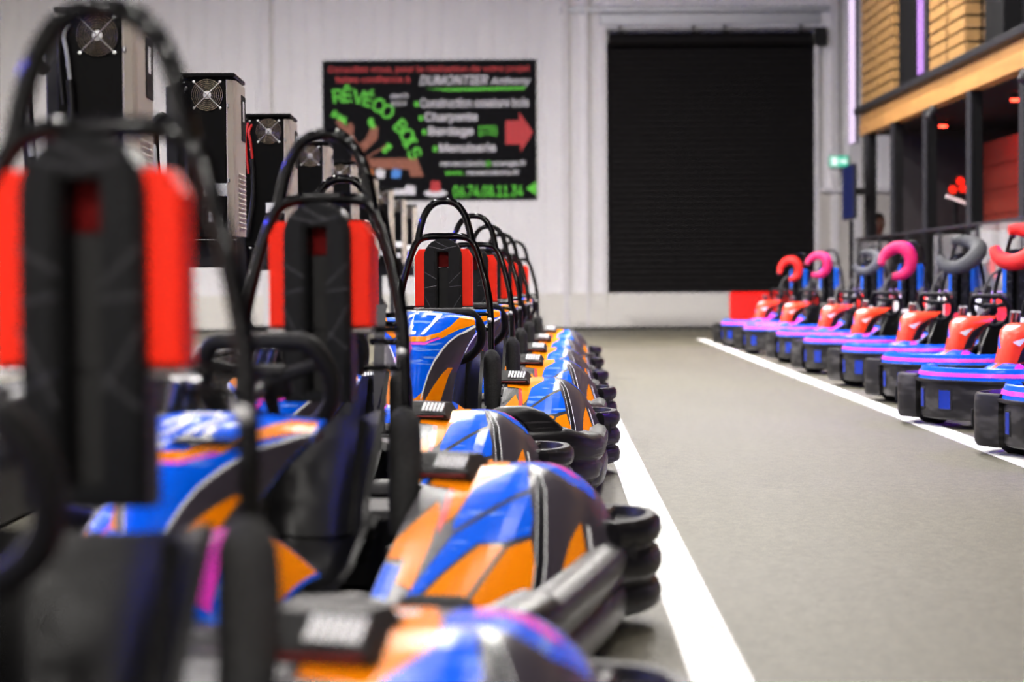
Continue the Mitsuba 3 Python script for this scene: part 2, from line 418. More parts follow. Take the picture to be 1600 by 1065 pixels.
# ceiling lamps
lamp_m = rbox(0.34, 1.24, 0.05, 0.008)
em = trimesh.Trimesh([[-.15, -.6, -0.03], [.15, -.6, -0.03], [.15, .6, -0.03], [-.15, .6, -0.03]], [[0, 2, 1], [0, 3, 2]], process=False)
lp, ep = mikit.ply(lamp_m, 'lamp_white'), mikit.ply(em, 'lamp_white')
lamp_places = [(x, y) for y in (-11.5, -7.0, -2.0, 3.0, 7.5, 12, 16.5, 20.5, 24.3) for x in (-6.2, -3.2, -.2, 2.8)]
for x, y in lamp_places:
    c_, r_ = (-6.2, -3.2, -.2, 2.8).index(x), (-11.5, -7.0, -2.0, 3.0, 7.5, 12, 16.5, 20.5, 24.3).index(y)
    t = thing('ceiling_lamp', f'slim white LED ceiling lamp, {ORD[c_]} from left in the {ORD[8 - r_]} row from back wall', 'ceiling lamp', 'ceiling lamps')
    M = T().translate([x, y, CEIL - 0.3])
    scene[t + '__housing'] = {**lp, 'to_world': M}
    scene[t + '__diffuser'] = {**ep, 'to_world': M, 'emitter': {'type': 'area', 'radiance': rgb(*[c * LEVEL[r_] for c in LAMP])}}
    obj(t + '__hanger', cyl((x, y, CEIL - 0.28), (x, y, CEIL), 0.008, 6), 'alloy')
# blue LED bars on the left wall, violet LED wash lamps on the mezzanine
def led_bar(label, cx, cy, cz, L, axis, nrm, col, group):
    t = thing('led_bar', label, 'LED bar', group)
    s = [0.05, 0.05, 0.05]; s[axis] = L
    obj(t + '__housing', rbox(*s, 0.006, (cx, cy, cz)), 'plastic_matt')
    nrm = np.array(nrm, float); nrm /= np.linalg.norm(nrm)
    a = np.zeros(3); a[axis] = L / 2 - 0.02
    b = np.cross(nrm, a / np.linalg.norm(a)) * 0.022
    c = np.array([cx, cy, cz]) + nrm * 0.0375
    V = np.array([c - a - b, c + a - b, c + a + b, c - a + b]); F = np.array([[0, 1, 2], [0, 2, 3]])
    m = trimesh.Trimesh(V, F, process=False)
    if np.dot(m.face_normals[0], nrm) < 0: m.invert()
    obj(t + '__light_strip', m, 'lamp_white', emitter={'type': 'area', 'radiance': rgb(*col)})
for y, lab in ((1.0, 'blue LED bar on the left hall wall, nearest of its row'), (8.0, 'blue LED bar on the left hall wall, second of its row'), (15.0, 'blue LED bar on the left hall wall, third of its row'), (22.0, 'blue LED bar on the left hall wall, farthest of its row')):
    led_bar(lab, -9.67, y, 4.4, 6.0, 1, (1, 0, -0.1), (1.8, 2.0, 30), 'blue LED bars')

# ------------------------------------------------------------------ banner on the back wall
t = thing('banner', 'black advertising banner with green, white and red lettering hung on the white back wall', 'banner')
BX0, BX1, BZ0, BZ1 = -3.33, 0.46, 2.32, 4.80
YB = WY - 0.06
BW, BH = BX1 - BX0, BZ1 - BZ0
obj(t + '__sheet', rbox(BW, 0.03, BH, 0.004, ((BX0 + BX1) / 2, YB, (BZ0 + BZ1) / 2)), 'banner_black')
yf = YB - 0.015
bx = lambda f: BX0 + BW * f
bz = lambda f: BZ1 - BH * f
def bt(name, s, fx, fz, h, m, width=None, slant=0.0, bold=True, ang=0.0):
    me = sheet_text(s, bx(fx), bz(fz), h, yf, bold, width and width * BW, slant, ang)
    cs = sorted(me.split(only_watertight=False), key=lambda c: c.bounds[0, 0])
    words, end = [], -9
    for c in cs:                                  # one part per word
        if c.bounds[0, 0] > end + .20 * h and ' ' in s: words.append([])
        if not words: words.append([])
        words[-1].append(c); end = max(end, c.bounds[1, 0])
    for w in words: obj(t + '__' + name, cat(w), m)
bt('red_lettering', 'Consultez nous, pour la réalisation de votre projet', 0.025, 0.082, 0.10, 'print_red', 0.945)
bt('red_lettering', 'faites confiance à', 0.06, 0.155, 0.10, 'print_red', 0.35)
bt('white_lettering', 'DUMONTIER', 0.45, 0.175, 0.155, 'print_white', 0.32, 0.2)
bt('white_lettering', 'Anthony', 0.785, 0.175, 0.12, 'print_white', 0.185, 0.2)
obj(t + '__green_swoosh', prism([(bx(.48), bz(.205)), (bx(.955), bz(.195)), (bx(.94), bz(.215)), (bx(.6), bz(.222))], .004, 'xz', yf), 'print_green')
for s, fx, fz, h, w in (('Construction ossature bois', .455, .335, .15, .51), ('Charpente', .475, .435, .15, .25), ('Bardage', .49, .535, .15, .215), ('Menuiserie', .54, .655, .145, .27)):
    bt('white_lettering', s, fx, fz, h, 'print_white', w)
    obj(t + '__green_bullet', prism([(bx(fx - .025), bz(fz - .005)), (bx(fx - .006), bz(fz - .005)), (bx(fx - .006), bz(fz - .04)), (bx(fx - .025), bz(fz - .04))], .004, 'xz', yf), 'print_green')
bt('green_lettering', '(ITE)', .725, .535, .15, 'print_green', .09)
obj(t + '__red_arrow', prism([(bx(a), bz(b)) for a, b in ((.855, .435), (.92, .435), (.92, .375), (.985, .52), (.925, .66), (.925, .605), (.855, .605))], .004, 'xz', yf), 'print_red')
bt('white_lettering', 'revecobois', .545, .755, .085, 'print_white', .215)
bt('green_lettering', '@', .762, .755, .085, 'print_green', .022)
bt('white_lettering', 'orange.fr', .79, .755, .085, 'print_white', .16)
bt('green_lettering', 'www.', .57, .82, .085, 'print_green', .09)
bt('white_lettering', 'revecobois.fr', .67, .82, .085, 'print_white', .25)
bt('green_lettering', '06.74.08.11.34', .605, .975, .19, 'print_green', .33)
obj(t + '__green_arrow', prism([(bx(a), bz(b)) for a, b in ((.95, .92), (.998, .87), (.998, .97))], .004, 'xz', yf), 'print_green')
bt('white_lettering', 'depuis', .315, .27, .07, 'print_white', .085, 0.2, True, 0.06)
bt('white_lettering', '2016', .315, .325, .07, 'print_white', .075, 0.2, True, 0.06)
# the curved green name
word = 'RÊVÉCO BOIS'
path = catmull([(.035, .305), (.11, .295), (.19, .32), (.265, .385), (.32, .47), (.365, .57), (.40, .70)], 12)
seg = np.concatenate([[0], np.cumsum(np.linalg.norm(np.diff(path * [BW, BH], axis=0), axis=1))])
pos = np.linspace(0.02, 0.93, len(word)) * seg[-1]
for ch, s in zip(word, pos):
    if ch == ' ': continue
    p = np.array([np.interp(s, seg, path[:, k]) for k in (0, 1)]); q = np.array([np.interp(s + .05, seg, path[:, k]) for k in (0, 1)])
    d = (q - p) * [BW, BH]; a = math.atan2(-d[1], d[0]) * 0.85
    obj(t + '__green_letter', sheet_text(ch, bx(p[0]), bz(p[1]), 0.235, yf, True, None, 0, a), 'print_green')
# tree logo
tree = [[(.13, .73), (.155, .62), (.075, .47), (.06, .43), (.085, .42), (.12, .5), (.11, .47), (.13, .44), (.145, .47), (.14, .53), (.165, .6), (.2, .56), (.225, .48), (.26, .47), (.255, .56), (.22, .61), (.175, .67), (.165, .72), (.30, .60), (.30, .615), (.2, .7), (.44, .70), (.47, .83), (.41, .83), (.40, .78), (.18, .76)]]
obj(t + '__tree_logo', prism(Polygon([(bx(a), bz(b)) for a, b in tree[0]]).buffer(0), .004, 'xz', yf), 'print_brown')
rng = random.Random(5)
for cx, cy in ((.055, .385), (.085, .41), (.225, .44), (.235, .47), (.305, .615), (.29, .635), (.10, .43)):
    pts = [(bx(cx) + .06 * math.cos(a) * rng.uniform(.6, 1.4), bz(cy) + .06 * math.sin(a) * rng.uniform(.6, 1.4)) for a in np.linspace(0, 2 * math.pi, 8)[:-1]]
    obj(t + '__leaf', prism(Polygon(pts).buffer(0), .004, 'xz', yf), 'print_green')
for fx, m in ((.19, 'print_orange'), (.245, 'print_white'), (.32, 'print_blue')):
    obj(t + '__badge', prism([(bx(fx), bz(.84)), (bx(fx + .04), bz(.84)), (bx(fx + .045), bz(.785)), (bx(fx + .015), bz(.77)), (bx(fx), bz(.79))], .004, 'xz', yf), m)
obj(t + '__white_disc', prism(shapely.affinity.scale(shapely.Point(bx(.525), bz(.95)).buffer(.2), 1, .32), .004, 'xz', yf), 'print_white')
obj(t + '__red_drum', prism([(bx(.5), bz(.94)), (bx(.55), bz(.94)), (bx(.545), bz(.865)), (bx(.505), bz(.865))], .006, 'xz', yf), 'print_red')
obj(t + '__white_dash', prism([(bx(.30), bz(.96)), (bx(.43), bz(.96)), (bx(.43), bz(.90)), (bx(.39), bz(.89)), (bx(.38), bz(.92)), (bx(.30), bz(.92))], .004, 'xz', yf), 'print_white')

# emergency exit sign
t = thing('exit_sign', 'lit green and white emergency exit sign on the wall right of the roller door', 'exit sign')
ex, ez, ey = 5.80, 2.95, WY - 0.18
obj(t + '__case', rbox(.36, .08, .22, .01, (ex, ey, ez)), 'white_steel')
obj(t + '__green_face', rbox(.33, .01, .19, .003, (ex, ey - .045, ez)), 'plug_green', emitter={'type': 'area', 'radiance': rgb(0.003, 0.07, 0.045)})
obj(t + '__white_pictogram', cat([prism([(ex - .13, ez - .07), (ex - .02, ez - .07), (ex - .02, ez + .07), (ex - .13, ez + .07)], .004, 'xz', ey - .05),
    prism([(ex + .02, ez - .03), (ex + .1, ez - .03), (ex + .1, ez - .06), (ex + .15, ez), (ex + .1, ez + .06), (ex + .1, ez + .03), (ex + .02, ez + .03)], .004, 'xz', ey - .05)]), 'print_white', emitter={'type': 'area', 'radiance': rgb(.085, .11, .10)})

# ------------------------------------------------------------------ two-storey wooden building on the right
FX = 5.2
KB = FX / 4.6
yb = lambda px: 14311.0 * KB / (px - 800)
zz = lambda z: .855 + (z - .855) * KB
Y0, Y1 = 5.0, yb(1344)
struct('trim_20', cat([rbox(.16, Y1 - Y0, .175, .006, (FX + .08, (Y0 + Y1) / 2, zz(2.82))), rbox(.16, Y1 - Y0, .150, .006, (FX + .085, (Y0 + Y1) / 2, zz(2.953)))]), 'wood')
struct('trim_21', rbox(.30, Y1 - Y0, .09, .01, (FX + .06, (Y0 + Y1) / 2, zz(3.065))), 'post_black')
struct('trim_22', rbox(8.6, Y1 - Y0, .1, .01, (FX + 4.45, (Y0 + Y1) / 2, zz(2.80))), 'soffit_black')
struct('trim_23', rbox(8.6, Y1 - Y0, .04, .01, (FX + 4.45, (Y0 + Y1) / 2, zz(3.05))), 'room_grey')
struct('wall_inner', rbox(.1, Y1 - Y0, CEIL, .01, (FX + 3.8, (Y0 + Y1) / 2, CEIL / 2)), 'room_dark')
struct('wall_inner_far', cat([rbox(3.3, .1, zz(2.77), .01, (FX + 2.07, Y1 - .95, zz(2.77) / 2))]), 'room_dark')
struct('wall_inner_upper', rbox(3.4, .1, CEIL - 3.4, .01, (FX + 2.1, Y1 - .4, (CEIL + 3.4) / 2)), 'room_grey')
# ground floor posts
for i, px in enumerate((1351, 1391, 1441, 1509, 1591, 1700, 1840)):
    y = yb(px)
    t = thing('timber_post', ['thin black post at the far corner of the mezzanine', 'second black post from the far corner under the mezzanine', 'black post under the mezzanine below the violet light strip', 'black post under the mezzanine just left of the red lit panel', 'black post under the mezzanine just right of the red lit panel', 'black post under the near end of the mezzanine', 'nearest black post under the mezzanine'][i], 'post')
    obj(t + '__front', rbox(.03, .22, zz(2.745), .004, (FX + .02, y - .11, zz(2.745) / 2)), 'post_black')
    obj(t + '__shaft', rbox(.11, .20, zz(2.745), .004, (FX + .092, y - .11, zz(2.745) / 2)), 'post_dark')
# upper storey: timber clad piers made of boards, black columns, LED strips, panes
def pier(ya, yc, label):
    t = thing('clad_pier', label, 'pier')
    obj(t + '__core', rbox(.14, abs(ya - yc) - .02, CEIL - zz(3.12), .004, (FX + .1, (ya + yc) / 2, (CEIL + zz(3.11)) / 2)), 'wood_dark_gap')
    bp = mikit.ply(rbox(.03, abs(ya - yc), .122, .004), 'pier_wood')
    for k in range(26):
        scene[t + '__board' + (f'_{k:03d}' if k else '')] = {**bp, 'to_world': T().translate([FX + .015, (ya + yc) / 2, zz(3.19) + k * .150])}
        scene[t + '__board_end' + (f'_{k:03d}' if k else '')] = {**bp, 'to_world': T().translate([FX + .1, min(ya, yc) - .004, zz(3.19) + k * .150]) @ T().rotate([0, 0, 1], 90) @ T().scale([1, .17 / abs(ya - yc), 1])}
pier(yb(1347), yb(1367), 'timber clad pier at the far corner of the upper storey beside the white light strip')
pier(yb(1370), yb(1394), 'second timber clad pier from the far corner of the upper storey')
pier(yb(1453), yb(1478), 'timber clad pier directly right of the violet light strip')
pier(yb(1482), yb(1507), 'timber clad pier right of the dark joint, before the right window')
pier(yb(1640), yb(1700), 'timber clad pier at the near end of the upper storey')
for px0, px1, lab in ((1403, 1427, 'black upper column left of the violet light strip'), (1537, 1565, 'black upper column in front of the bar glasses')):
    ya, yc = yb(px0), yb(px1)
    t = thing('upper_column', lab, 'column')
    obj(t, rbox(.2, ya - yc, CEIL - zz(3.11), .01, (FX + .12, (ya + yc) / 2, (CEIL + zz(3.11)) / 2)), 'post_dark')
def led_strip(px, w, z0, col, lab):
    y = yb(px); t = thing('light_strip', lab, 'light strip')
    obj(t + '__channel', rbox(.05, w, CEIL - z0, .004, (FX - .03, y, (CEIL + z0) / 2)), 'led_body')
    obj(t + '__diffuser', rbox(.02, w * .86, CEIL - z0 - .02, .004, (FX - .064, y, (CEIL + z0) / 2)), 'led_body', emitter={'type': 'area', 'radiance': rgb(*col)})
led_strip(1339, .52, zz(2.66), (.115, .092, .128), 'tall white and pink light strip on the far corner of the wooden building')
led_strip(1447, .36, zz(3.12), (.070, .026, .112), 'tall violet light strip between the window and the timber pier')
t = thing('upper_window', 'dark window pane of the upper storey left of the violet strip', 'window pane')
obj(t, rbox(.012, yb(1395) - yb(1443), CEIL - zz(3.13), .002, (FX + .2, (yb(1395) + yb(1443)) / 2, (CEIL + zz(3.13)) / 2)), 'pane_glass')
t = thing('upper_window', 'window pane of the upper storey in front of the bar glasses', 'window pane')
obj(t, rbox(.012, yb(1507) - yb(1640), CEIL - zz(3.13), .002, (FX + .2, (yb(1507) + yb(1640)) / 2, (CEIL + zz(3.13)) / 2)), 'pane_glass')
# bar shelf with glasses
t = thing('bar_counter', 'dark bar counter behind the right upper window', 'counter')
obj(t + '__top', rbox(.5, 8, .05, .01, (6.15, 21.5, zz(3.32))), 'post_dark'); obj(t + '__front', rbox(.3, 7.9, .28, .01, (6.2, 21.5, zz(3.17))), 'post_dark')
gp = mikit.ply(lathe([(0, 0), (.035, 0), (.036, .004), (.005, .01), (.005, .08), (.03, .1), (.042, .14), (.036, .19), (.034, .19), (.039, .14), (.028, .105), (0, .095)], 16), 'drink_glass', smooth=40)
for i, (y, x) in enumerate(((21.6, 5.42), (21.9, 5.5), (21.2, 5.46), (17.9, 5.42), (17.6, 5.5), (17.3, 5.4), (18.2, 5.52), (17.0, 5.48))):
    t = thing('wine_glass', f'clear stemmed glass on the bar behind the upper window, {ORD[i]} of the row', 'glass', 'bar glasses')
    used.discard(t); scene[t] = {**gp, 'to_world': T().translate([x * KB - .12, y * KB, zz(3.32) + .025]) @ T().scale(1.9)}; used.add(t)
# red lit timber wall under the mezzanine
t = thing('red_panel_wall', 'red lit timber wall between the two right posts', 'wall panel')
rp = mikit.ply(rbox(.04, 2.5, .33, .006), 'red_wood')
for k in range(8):
    scene[t + '__board' + (f'_{k:03d}' if k else '')] = {**rp, 'to_world': T().translate([6.62, 26.6, .2 + k * .34])}
for i, (x, y) in enumerate(((5.2 * KB, 24.0 * KB), (5.2 * KB, 20.55 * KB))):
    t = thing('downlight', ['small red downlight under the mezzanine, the farther one', 'small red downlight under the mezzanine, the nearer one'][i], 'downlight')
    obj(t + '__rim', lathe([(.0, 0), (.075, 0), (.075, .06), (0, .06)], 20).apply_translation([x, y, zz(2.8) - .11]), 'post_black')
    obj(t + '__lens', lathe([(.0, 0), (.055, 0), (.055, .03), (0, .03)], 20).apply_translation([x, y, zz(2.8) - .135]), 'panel_red', emitter={'type': 'area', 'radiance': rgb(2.5, .06, .03)})
# red spot lighting the panel
scene['red_spot_light'] = {'type': 'spot', 'to_world': T().look_at(origin=[5.7, 25.6, 2.85], target=[6.6, 26.5, 1.7], up=[0, 0, 1]), 'intensity': rgb(.5, .04, .02), 'cutoff_angle': 50}
t = thing('monitor', 'flat dark blue monitor mounted beside the far corner post', 'monitor')
my = 29.3
obj(t + '__case', rbox(.05, .95, .80, .01, (4.98, my, zz(1.99))), 'plastic_matt'); obj(t + '__screen', rbox(.01, .91, .76, .003, (4.952, my, zz(1.99))), 'monitor_navy', emitter={'type': 'area', 'radiance': rgb(.0006, .0010, .0045)})
obj(t + '__bracket', rbox(.18, .1, .1, .01, (5.08, my - .3, zz(1.99))), 'plastic_matt')
obj(t + '__stand', rbox(.06, .06, 1.74, .01, (5.0, my, .86)), 'plastic_matt')
t = thing('tilted_sign', 'tilted white edged sign with three red shapes between the posts', 'sign')
SX, SY = 5.78, 25.9
board = Polygon([(5.66, 1.91), (5.90, 1.82), (5.95, 2.12), (5.80, 2.20), (5.69, 2.10)])
obj(t + '__board', prism(board, .02, 'xz', SY), 'post_dark')
obj(t + '__lower_edge', prism(Polygon([(5.64, 1.915), (5.93, 1.805), (5.94, 1.845), (5.65, 1.955)]), .05, 'xz', SY - .005), 'label_white')
for hx, hz in ((5.83, 2.125), (5.735, 2.015), (5.865, 2.025)):
    obj(t + '__red_shape', prism([(hx + .058 * math.cos(q), hz + .058 * math.sin(q)) for q in np.arange(6) * math.pi / 3], .012, 'xz', SY - .02), 'panel_red', emitter={'type': 'area', 'radiance': rgb(.05, .002, .0015)})
obj(t + '__stand', cyl((SX, SY + .03, 0), (SX, SY + .03, 2.0), .03), 'post_dark')
# glass balustrade
for i in range(10):
    ya = 28.1 - i * 1.9
    t = thing('glass_panel', f'clear glass balustrade panel behind the blue striped karts, {ORD[i]} from the far corner', 'glass panel', 'balustrade panels')
    obj(t + '__pane', rbox(.012, 1.84, .7, .003, (5.02, ya, 1.08)), 'pane_glass')
    obj(t + '__top_rail', rbox(.04, 1.86, .03, .006, (5.02, ya, 1.445)), 'post_black')
    obj(t + '__post', rbox(.04, .05, 1.43, .006, (5.025, ya - .95, .715)), 'post_black')
for i, (x, y, w, lab) in enumerate(((5.22, 28.6, .38, 'pale panel behind the balustrade at the far corner'), (5.37, 24.5, .34, 'pale narrow panel behind the grey neck brace'), (5.62, 22.5, .85, 'pale wide panel behind the red neck brace'))):
    t = thing('display_panel', lab, 'panel'); used.discard(t)
    obj(t, rbox(w, .05, 1.40, .01, (x, y, .70)), 'barrier_white'); used.add(t)
# red and white safety barrier behind the right karts
t = thing('barrier_wall', 'low navy barrier wall behind the blue striped karts', 'barrier')
obj(t, rbox(.2, 22.0, .40, .02, (4.84, 18.4, .20)), 'barrier_navy')
bb = {m: mikit.ply(rbox(.24, .93, .26, .035), m, smooth=30) for m in ('barrier_red', 'barrier_white')}
for i in range(22):
    red = i % 2 == 0
    t = thing('barrier_block', ('red' if red else 'white') + f' barrier block on the low wall behind the right karts, {ORD[i // 2]} from far end', 'barrier block', ('red' if red else 'white') + ' barrier blocks'); used.discard(t)
    scene[t] = {**bb['barrier_red' if red else 'barrier_white'], 'to_world': T().translate([4.84, 28.9 - i * .95, .53])}; used.add(t)
t = thing('barrier_block', 'long red barrier block standing below the right side of the roller door', 'barrier block'); used.discard(t)
obj(t, cat([rbox(1.4, .3, .68, .04, (4.15, 31.5, .34))]), 'barrier_red', 30); used.add(t)

t = thing('glow_strip', 'violet LED strip along the back edge of the low barrier behind the blue striped karts', 'LED strip')
obj(t + '__channel', rbox(.03, 21.6, .04, .004, (4.965, 18.4, .68)), 'post_black')
obj(t + '__diffuser', rbox(.02, 21.5, .03, .004, (4.965, 18.4, .712)), 'led_body', emitter={'type': 'area', 'radiance': rgb(.10, .045, .22)})
for i, (y, lab) in enumerate(((11.0, 'nearest'), (14.4, 'second'), (20.0, 'third'), (24.5, 'farthest'))):
    t = thing('spotlight', f'small black spotlight hung under the mezzanine edge, {lab} of its row', 'spotlight', 'violet spotlights')
    p0, p1 = np.array([5.12, y, zz(2.74) - .16]), np.array([3.7, y - .4, .7]); d = (p1 - p0) / np.linalg.norm(p1 - p0)
    obj(t + '__can', tube([p0 - d * .16, p0], .055, 16, 1, smooth=False), 'post_black', 40)
    obj(t + '__yoke', cyl(p0 - d * .1, (5.2, y, zz(2.74)), .012, 8), 'post_black', 40)
    scene[f'violet_light_{i}'] = {'type': 'spot', 'to_world': T().look_at(origin=list(p0 + d * .02), target=list(p1), up=[0, 0, 1]), 'intensity': rgb(.85, .14, 4.2), 'cutoff_angle': 36}

# person standing behind the balustrade at the far post
t = thing('person', 'person in dark clothes standing behind the glass balustrade at the far corner post', 'person')
def limb(chain):
    hulls = []
    for (p, r), (q, s) in zip(chain[:-1], chain[1:]):
        a = trimesh.creation.icosphere(2, r); a.apply_translation(p); b = trimesh.creation.icosphere(2, s); b.apply_translation(q)
        h = trimesh.convex.convex_hull(np.vstack([a.vertices, b.vertices]))
        hulls.append(m3.Manifold(m3.Mesh(np.array(h.vertices, np.float32), np.array(h.faces, np.uint32))))
    return hulls
def union(hs, ref=.03):
    M = m3.Manifold.batch_boolean(hs, m3.OpType.Add).refine_to_length(ref).to_mesh()
    mm = trimesh.Trimesh(np.array(M.vert_properties[:, :3]), np.array(M.tri_verts))
    trimesh.smoothing.filter_taubin(mm, iterations=8)
    return mm
def hand(c, s):
    hs = limb([((c[0], c[1], c[2]), .028), ((c[0] + .01, c[1], c[2] - .07), .03)])
    for k, L in enumerate((.07, .08, .075, .06)):
        x = c[0] - .03 + .02 * k
        hs += limb([((x, c[1], c[2] - .08), .010), ((x, c[1] - .01, c[2] - .08 - L * .5), .009), ((x, c[1] - .025, c[2] - .08 - L), .008)])
    hs += limb([((c[0] - s * .02, c[1] - .01, c[2] - .02), .012), ((c[0] - s * .045, c[1] - .03, c[2] - .06), .010)])
    return hs
px_, py_ = 5.48, 29.75
body = limb([((0, 0, .98), .15), ((0, 0, 1.2), .15), ((0, 0, 1.40), .12), ((0, 0, 1.50), .06), ((0, -.01, 1.56), .055)])
body += limb([((-.17, 0, 1.42), .075), ((0, 0, 1.38), .12), ((.17, 0, 1.42), .075)])
body += limb([((0, -.01, 1.60), .075), ((0, -.01, 1.70), .095), ((0, .01, 1.74), .095)]) + limb([((0, -.10, 1.66), .015), ((0, -.11, 1.635), .02)])
for s in (-1, 1):
    body += limb([((s * .20, 0, 1.41), .058), ((s * .24, 0, 1.14), .046), ((s * .22, -.06, .90), .034)]) + hand((s * .22, -.07, .86), s)
    body += limb([((s * .09, 0, .95), .10), ((s * .10, -.01, .5), .065), ((s * .10, .01, .09), .045), ((s * .105, -.14, .045), .04)])
    body += limb([((s * .082, 0, 1.65), .018), ((s * .085, 0, 1.69), .02)])
obj(t + '__body', move(union(body), px_, py_, 0), 'skin', True)
cl = limb([((0, 0, .95), .165), ((0, 0, 1.2), .165), ((0, 0, 1.40), .135), ((0, 0, 1.47), .075)]) + limb([((-.17, 0, 1.42), .088), ((0, 0, 1.38), .13), ((.17, 0, 1.42), .088)])
for s in (-1, 1): cl += limb([((s * .20, 0, 1.41), .072), ((s * .24, 0, 1.14), .058), ((s * .222, -.055, .92), .045)])
obj(t + '__jacket', move(union(cl), px_, py_, 0), 'cloth_black', True)
tr = []
for s in (-1, 1): tr += limb([((s * .085, 0, .96), .115), ((s * .10, -.01, .5), .08), ((s * .10, .01, .10), .062)])
obj(t + '__trousers', move(union(tr), px_, py_, 0), 'cloth_jeans', True)
sh_ = []
for s in (-1, 1): sh_ += limb([((s * .10, .03, .05), .05), ((s * .105, -.15, .045), .045)])
obj(t + '__shoes', move(union(sh_), px_, py_, 0), 'rubber', True)
obj(t + '__hair', move(union(limb([((0, .025, 1.70), .10), ((0, .02, 1.755), .098)])), px_, py_, 0), 'hair_dark', True)
for s in (-1, 1):
    obj(t + '__eye', move(trimesh.creation.icosphere(2, .011), px_ + s * .032, py_ - .098, 1.695), 'sticker_white', True)
obj(t + '__mouth', move(rbox(.04, .01, .008, .003), px_, py_ - .092, 1.60), 'foam_red')
#KARTS

# ------------------------------------------------------------------ go-karts (local frame: x forward, y to the driver's left, z up; origin under the roll hoop)
def mir(m):
    m = m.copy(); m.vertices[:, 1] *= -1; m.invert(); return m
def plan_path(pts, n=61):
    P = catmull(pts, 8)
    s = np.concatenate([[0], np.cumsum(np.linalg.norm(np.diff(P, axis=0), axis=1))])
    q = np.linspace(0, s[-1], n)
    return np.stack([np.interp(q, s, P[:, k]) for k in (0, 1)], 1)
def wall_sweep(path, section, out=1):
    """closed section of (outward offset, z), possibly varying, carried along a plan path"""
    t = np.gradient(path, axis=0); t /= np.linalg.norm(t, axis=1, keepdims=True)
    n = np.stack([t[:, 1], -t[:, 0]], 1) * out
    rings = []
    for i, p in enumerate(path):
        s = np.asarray(section(p) if callable(section) else section, float)
        rings.append(np.column_stack([p[0] + n[i, 0] * s[:, 0], p[1] + n[i, 1] * s[:, 0], s[:, 1]]))
    return skin(rings)

# fairing (the nose panel with the number)
FV = np.array([0, .1, .24, .4, .56, .76, 1.0])
FC_HIGH = np.array([(.70, .742), (.765, .732), (.84, .685), (.905, .63), (.96, .55), (1.01, .46), (1.06, .345)])
FC_LOW = np.array([(.70, .598), (.785, .590), (.875, .565), (.935, .525), (.98, .47), (1.02, .41), (1.06, .335)])
from scipy.interpolate import PchipInterpolator
def make_fairing(FC):
    cx, cz = PchipInterpolator(FV, FC[:, 0]), PchipInterpolator(FV, FC[:, 1])
    def f(u, v):
        u, v = np.asarray(u, float), np.asarray(v, float)
        vv = np.clip(v, 0, 1)
        hw = np.interp(vv, [0, .12, .28, .45, .65, 1], [.185, .20, .205, .175, .145, .135])
        b = np.interp(vv, [0, .3, .6, 1], [.20, .24, .20, .15])
        a = np.abs(u)
        return np.stack([cx(vv) - b * a ** 2.1, hw * u, cz(vv) - .03 * a ** 2 * np.interp(vv, [0, .3, 1], [1, .6, .2])], 1)
    return f
fairing_f, fairing_low = make_fairing(FC_HIGH), make_fairing(FC_LOW)
# image right = driver's left = +y = +u
def strip(pts, w):
    return LineString(pts).buffer(w / 2, cap_style=2, join_style=2)
def fairing_parts(P, style, fairing_f):
    S = shell(fairing_f, 33, 33, .018, sign=FS, u0=-1, u1=1)
    base = {'orange': 'sticker_blue', 'coral': 'sticker_coral'}[style]
    P.add('fairing', S, base, 35)
    dc = lambda name, polys, m, off=.0016: P.add('fairing__' + name, decal(fairing_f, polys, FS, off), m, True)
    if style == 'orange':
        side = [(.99, .21), (.99, .99), (.50, .99), (.26, .86), (.46, .56), (.76, .33)]
        for s in (1, -1):
            dc('dark_side', [[(s * a, b) for a, b in side]], 'pod_grey')
            dc('white_edge', [strip([(s * .99, .20), (s * .76, .32), (s * .46, .55), (s * .25, .86)], .028)], 'sticker_white', .0022)
            dc('orange_flash', [[(s * a, b) for a, b in ((.36, .345), (.60, .22), (.80, .07), (.97, .07), (.985, .185), (.72, .265), (.50, .375))]], 'sticker_orange')
            dc('orange_side', [[(s * a, b) for a, b in ((.36, .87), (.78, .60), (.88, .60), (.72, .90), (.52, .985), (.32, .985))]], 'sticker_orange', .0024)
        dc('chevron', [strip([(-.52, .24), (-.32, .385), (.20, .385), (.42, .335)], .05)], 'sticker_orange')
        dc('pink_edge', [strip([(-.47, .30), (-.30, .425), (.22, .425), (.48, .37)], .02)], 'sticker_pink')
        rr = random.Random(3)
        dc('pink_brush', [[(-.5 + .08 * k + rr.uniform(-.03, .03), .55 - .018 * k), (-.42 + .08 * k, .50 - .018 * k), (-.36 + .08 * k, .53 - .018 * k), (-.43 + .08 * k, .575 - .018 * k)] for k in range(5)], 'sticker_pink')
        dc('orange_foot', [[(-.95, .60), (-.68, .60), (-.52, .86), (.10, .86), (.30, .80), (.34, .985), (-.97, .985)]], 'sticker_orange', .002)
        dc('nose_badge', [[(-.2, .03), (.25, .03), (.22, .065), (-.18, .065)]], 'sticker_white')
    else:
        dc('white_flash', [[(-.5, .12), (.2, .10), (.0, .22), (-.4, .26)]], 'sticker_white')
        dc('white_flash', [[(.3, .5), (.7, .42), (.6, .6)]], 'sticker_white')
        dc('violet_flash', [[(-.9, .3), (-.5, .42), (-.2, .62), (-.35, .66), (-.8, .45)]], 'sticker_blue')
        for s in (1, -1):
            dc('dark_side', [[(s * a, b) for a, b in ((.99, .25), (.99, .99), (.70, .99), (.74, .5))]], 'plastic_matt')
    back = lambda u, v: fairing_f(u * .97, .015 + v * .95) - np.array([.03, 0, .012])
    P.add('fairing__underside', shell(back, 17, 17, .03, sign=FS, u0=-1, u1=1), 'plastic_matt', 40)
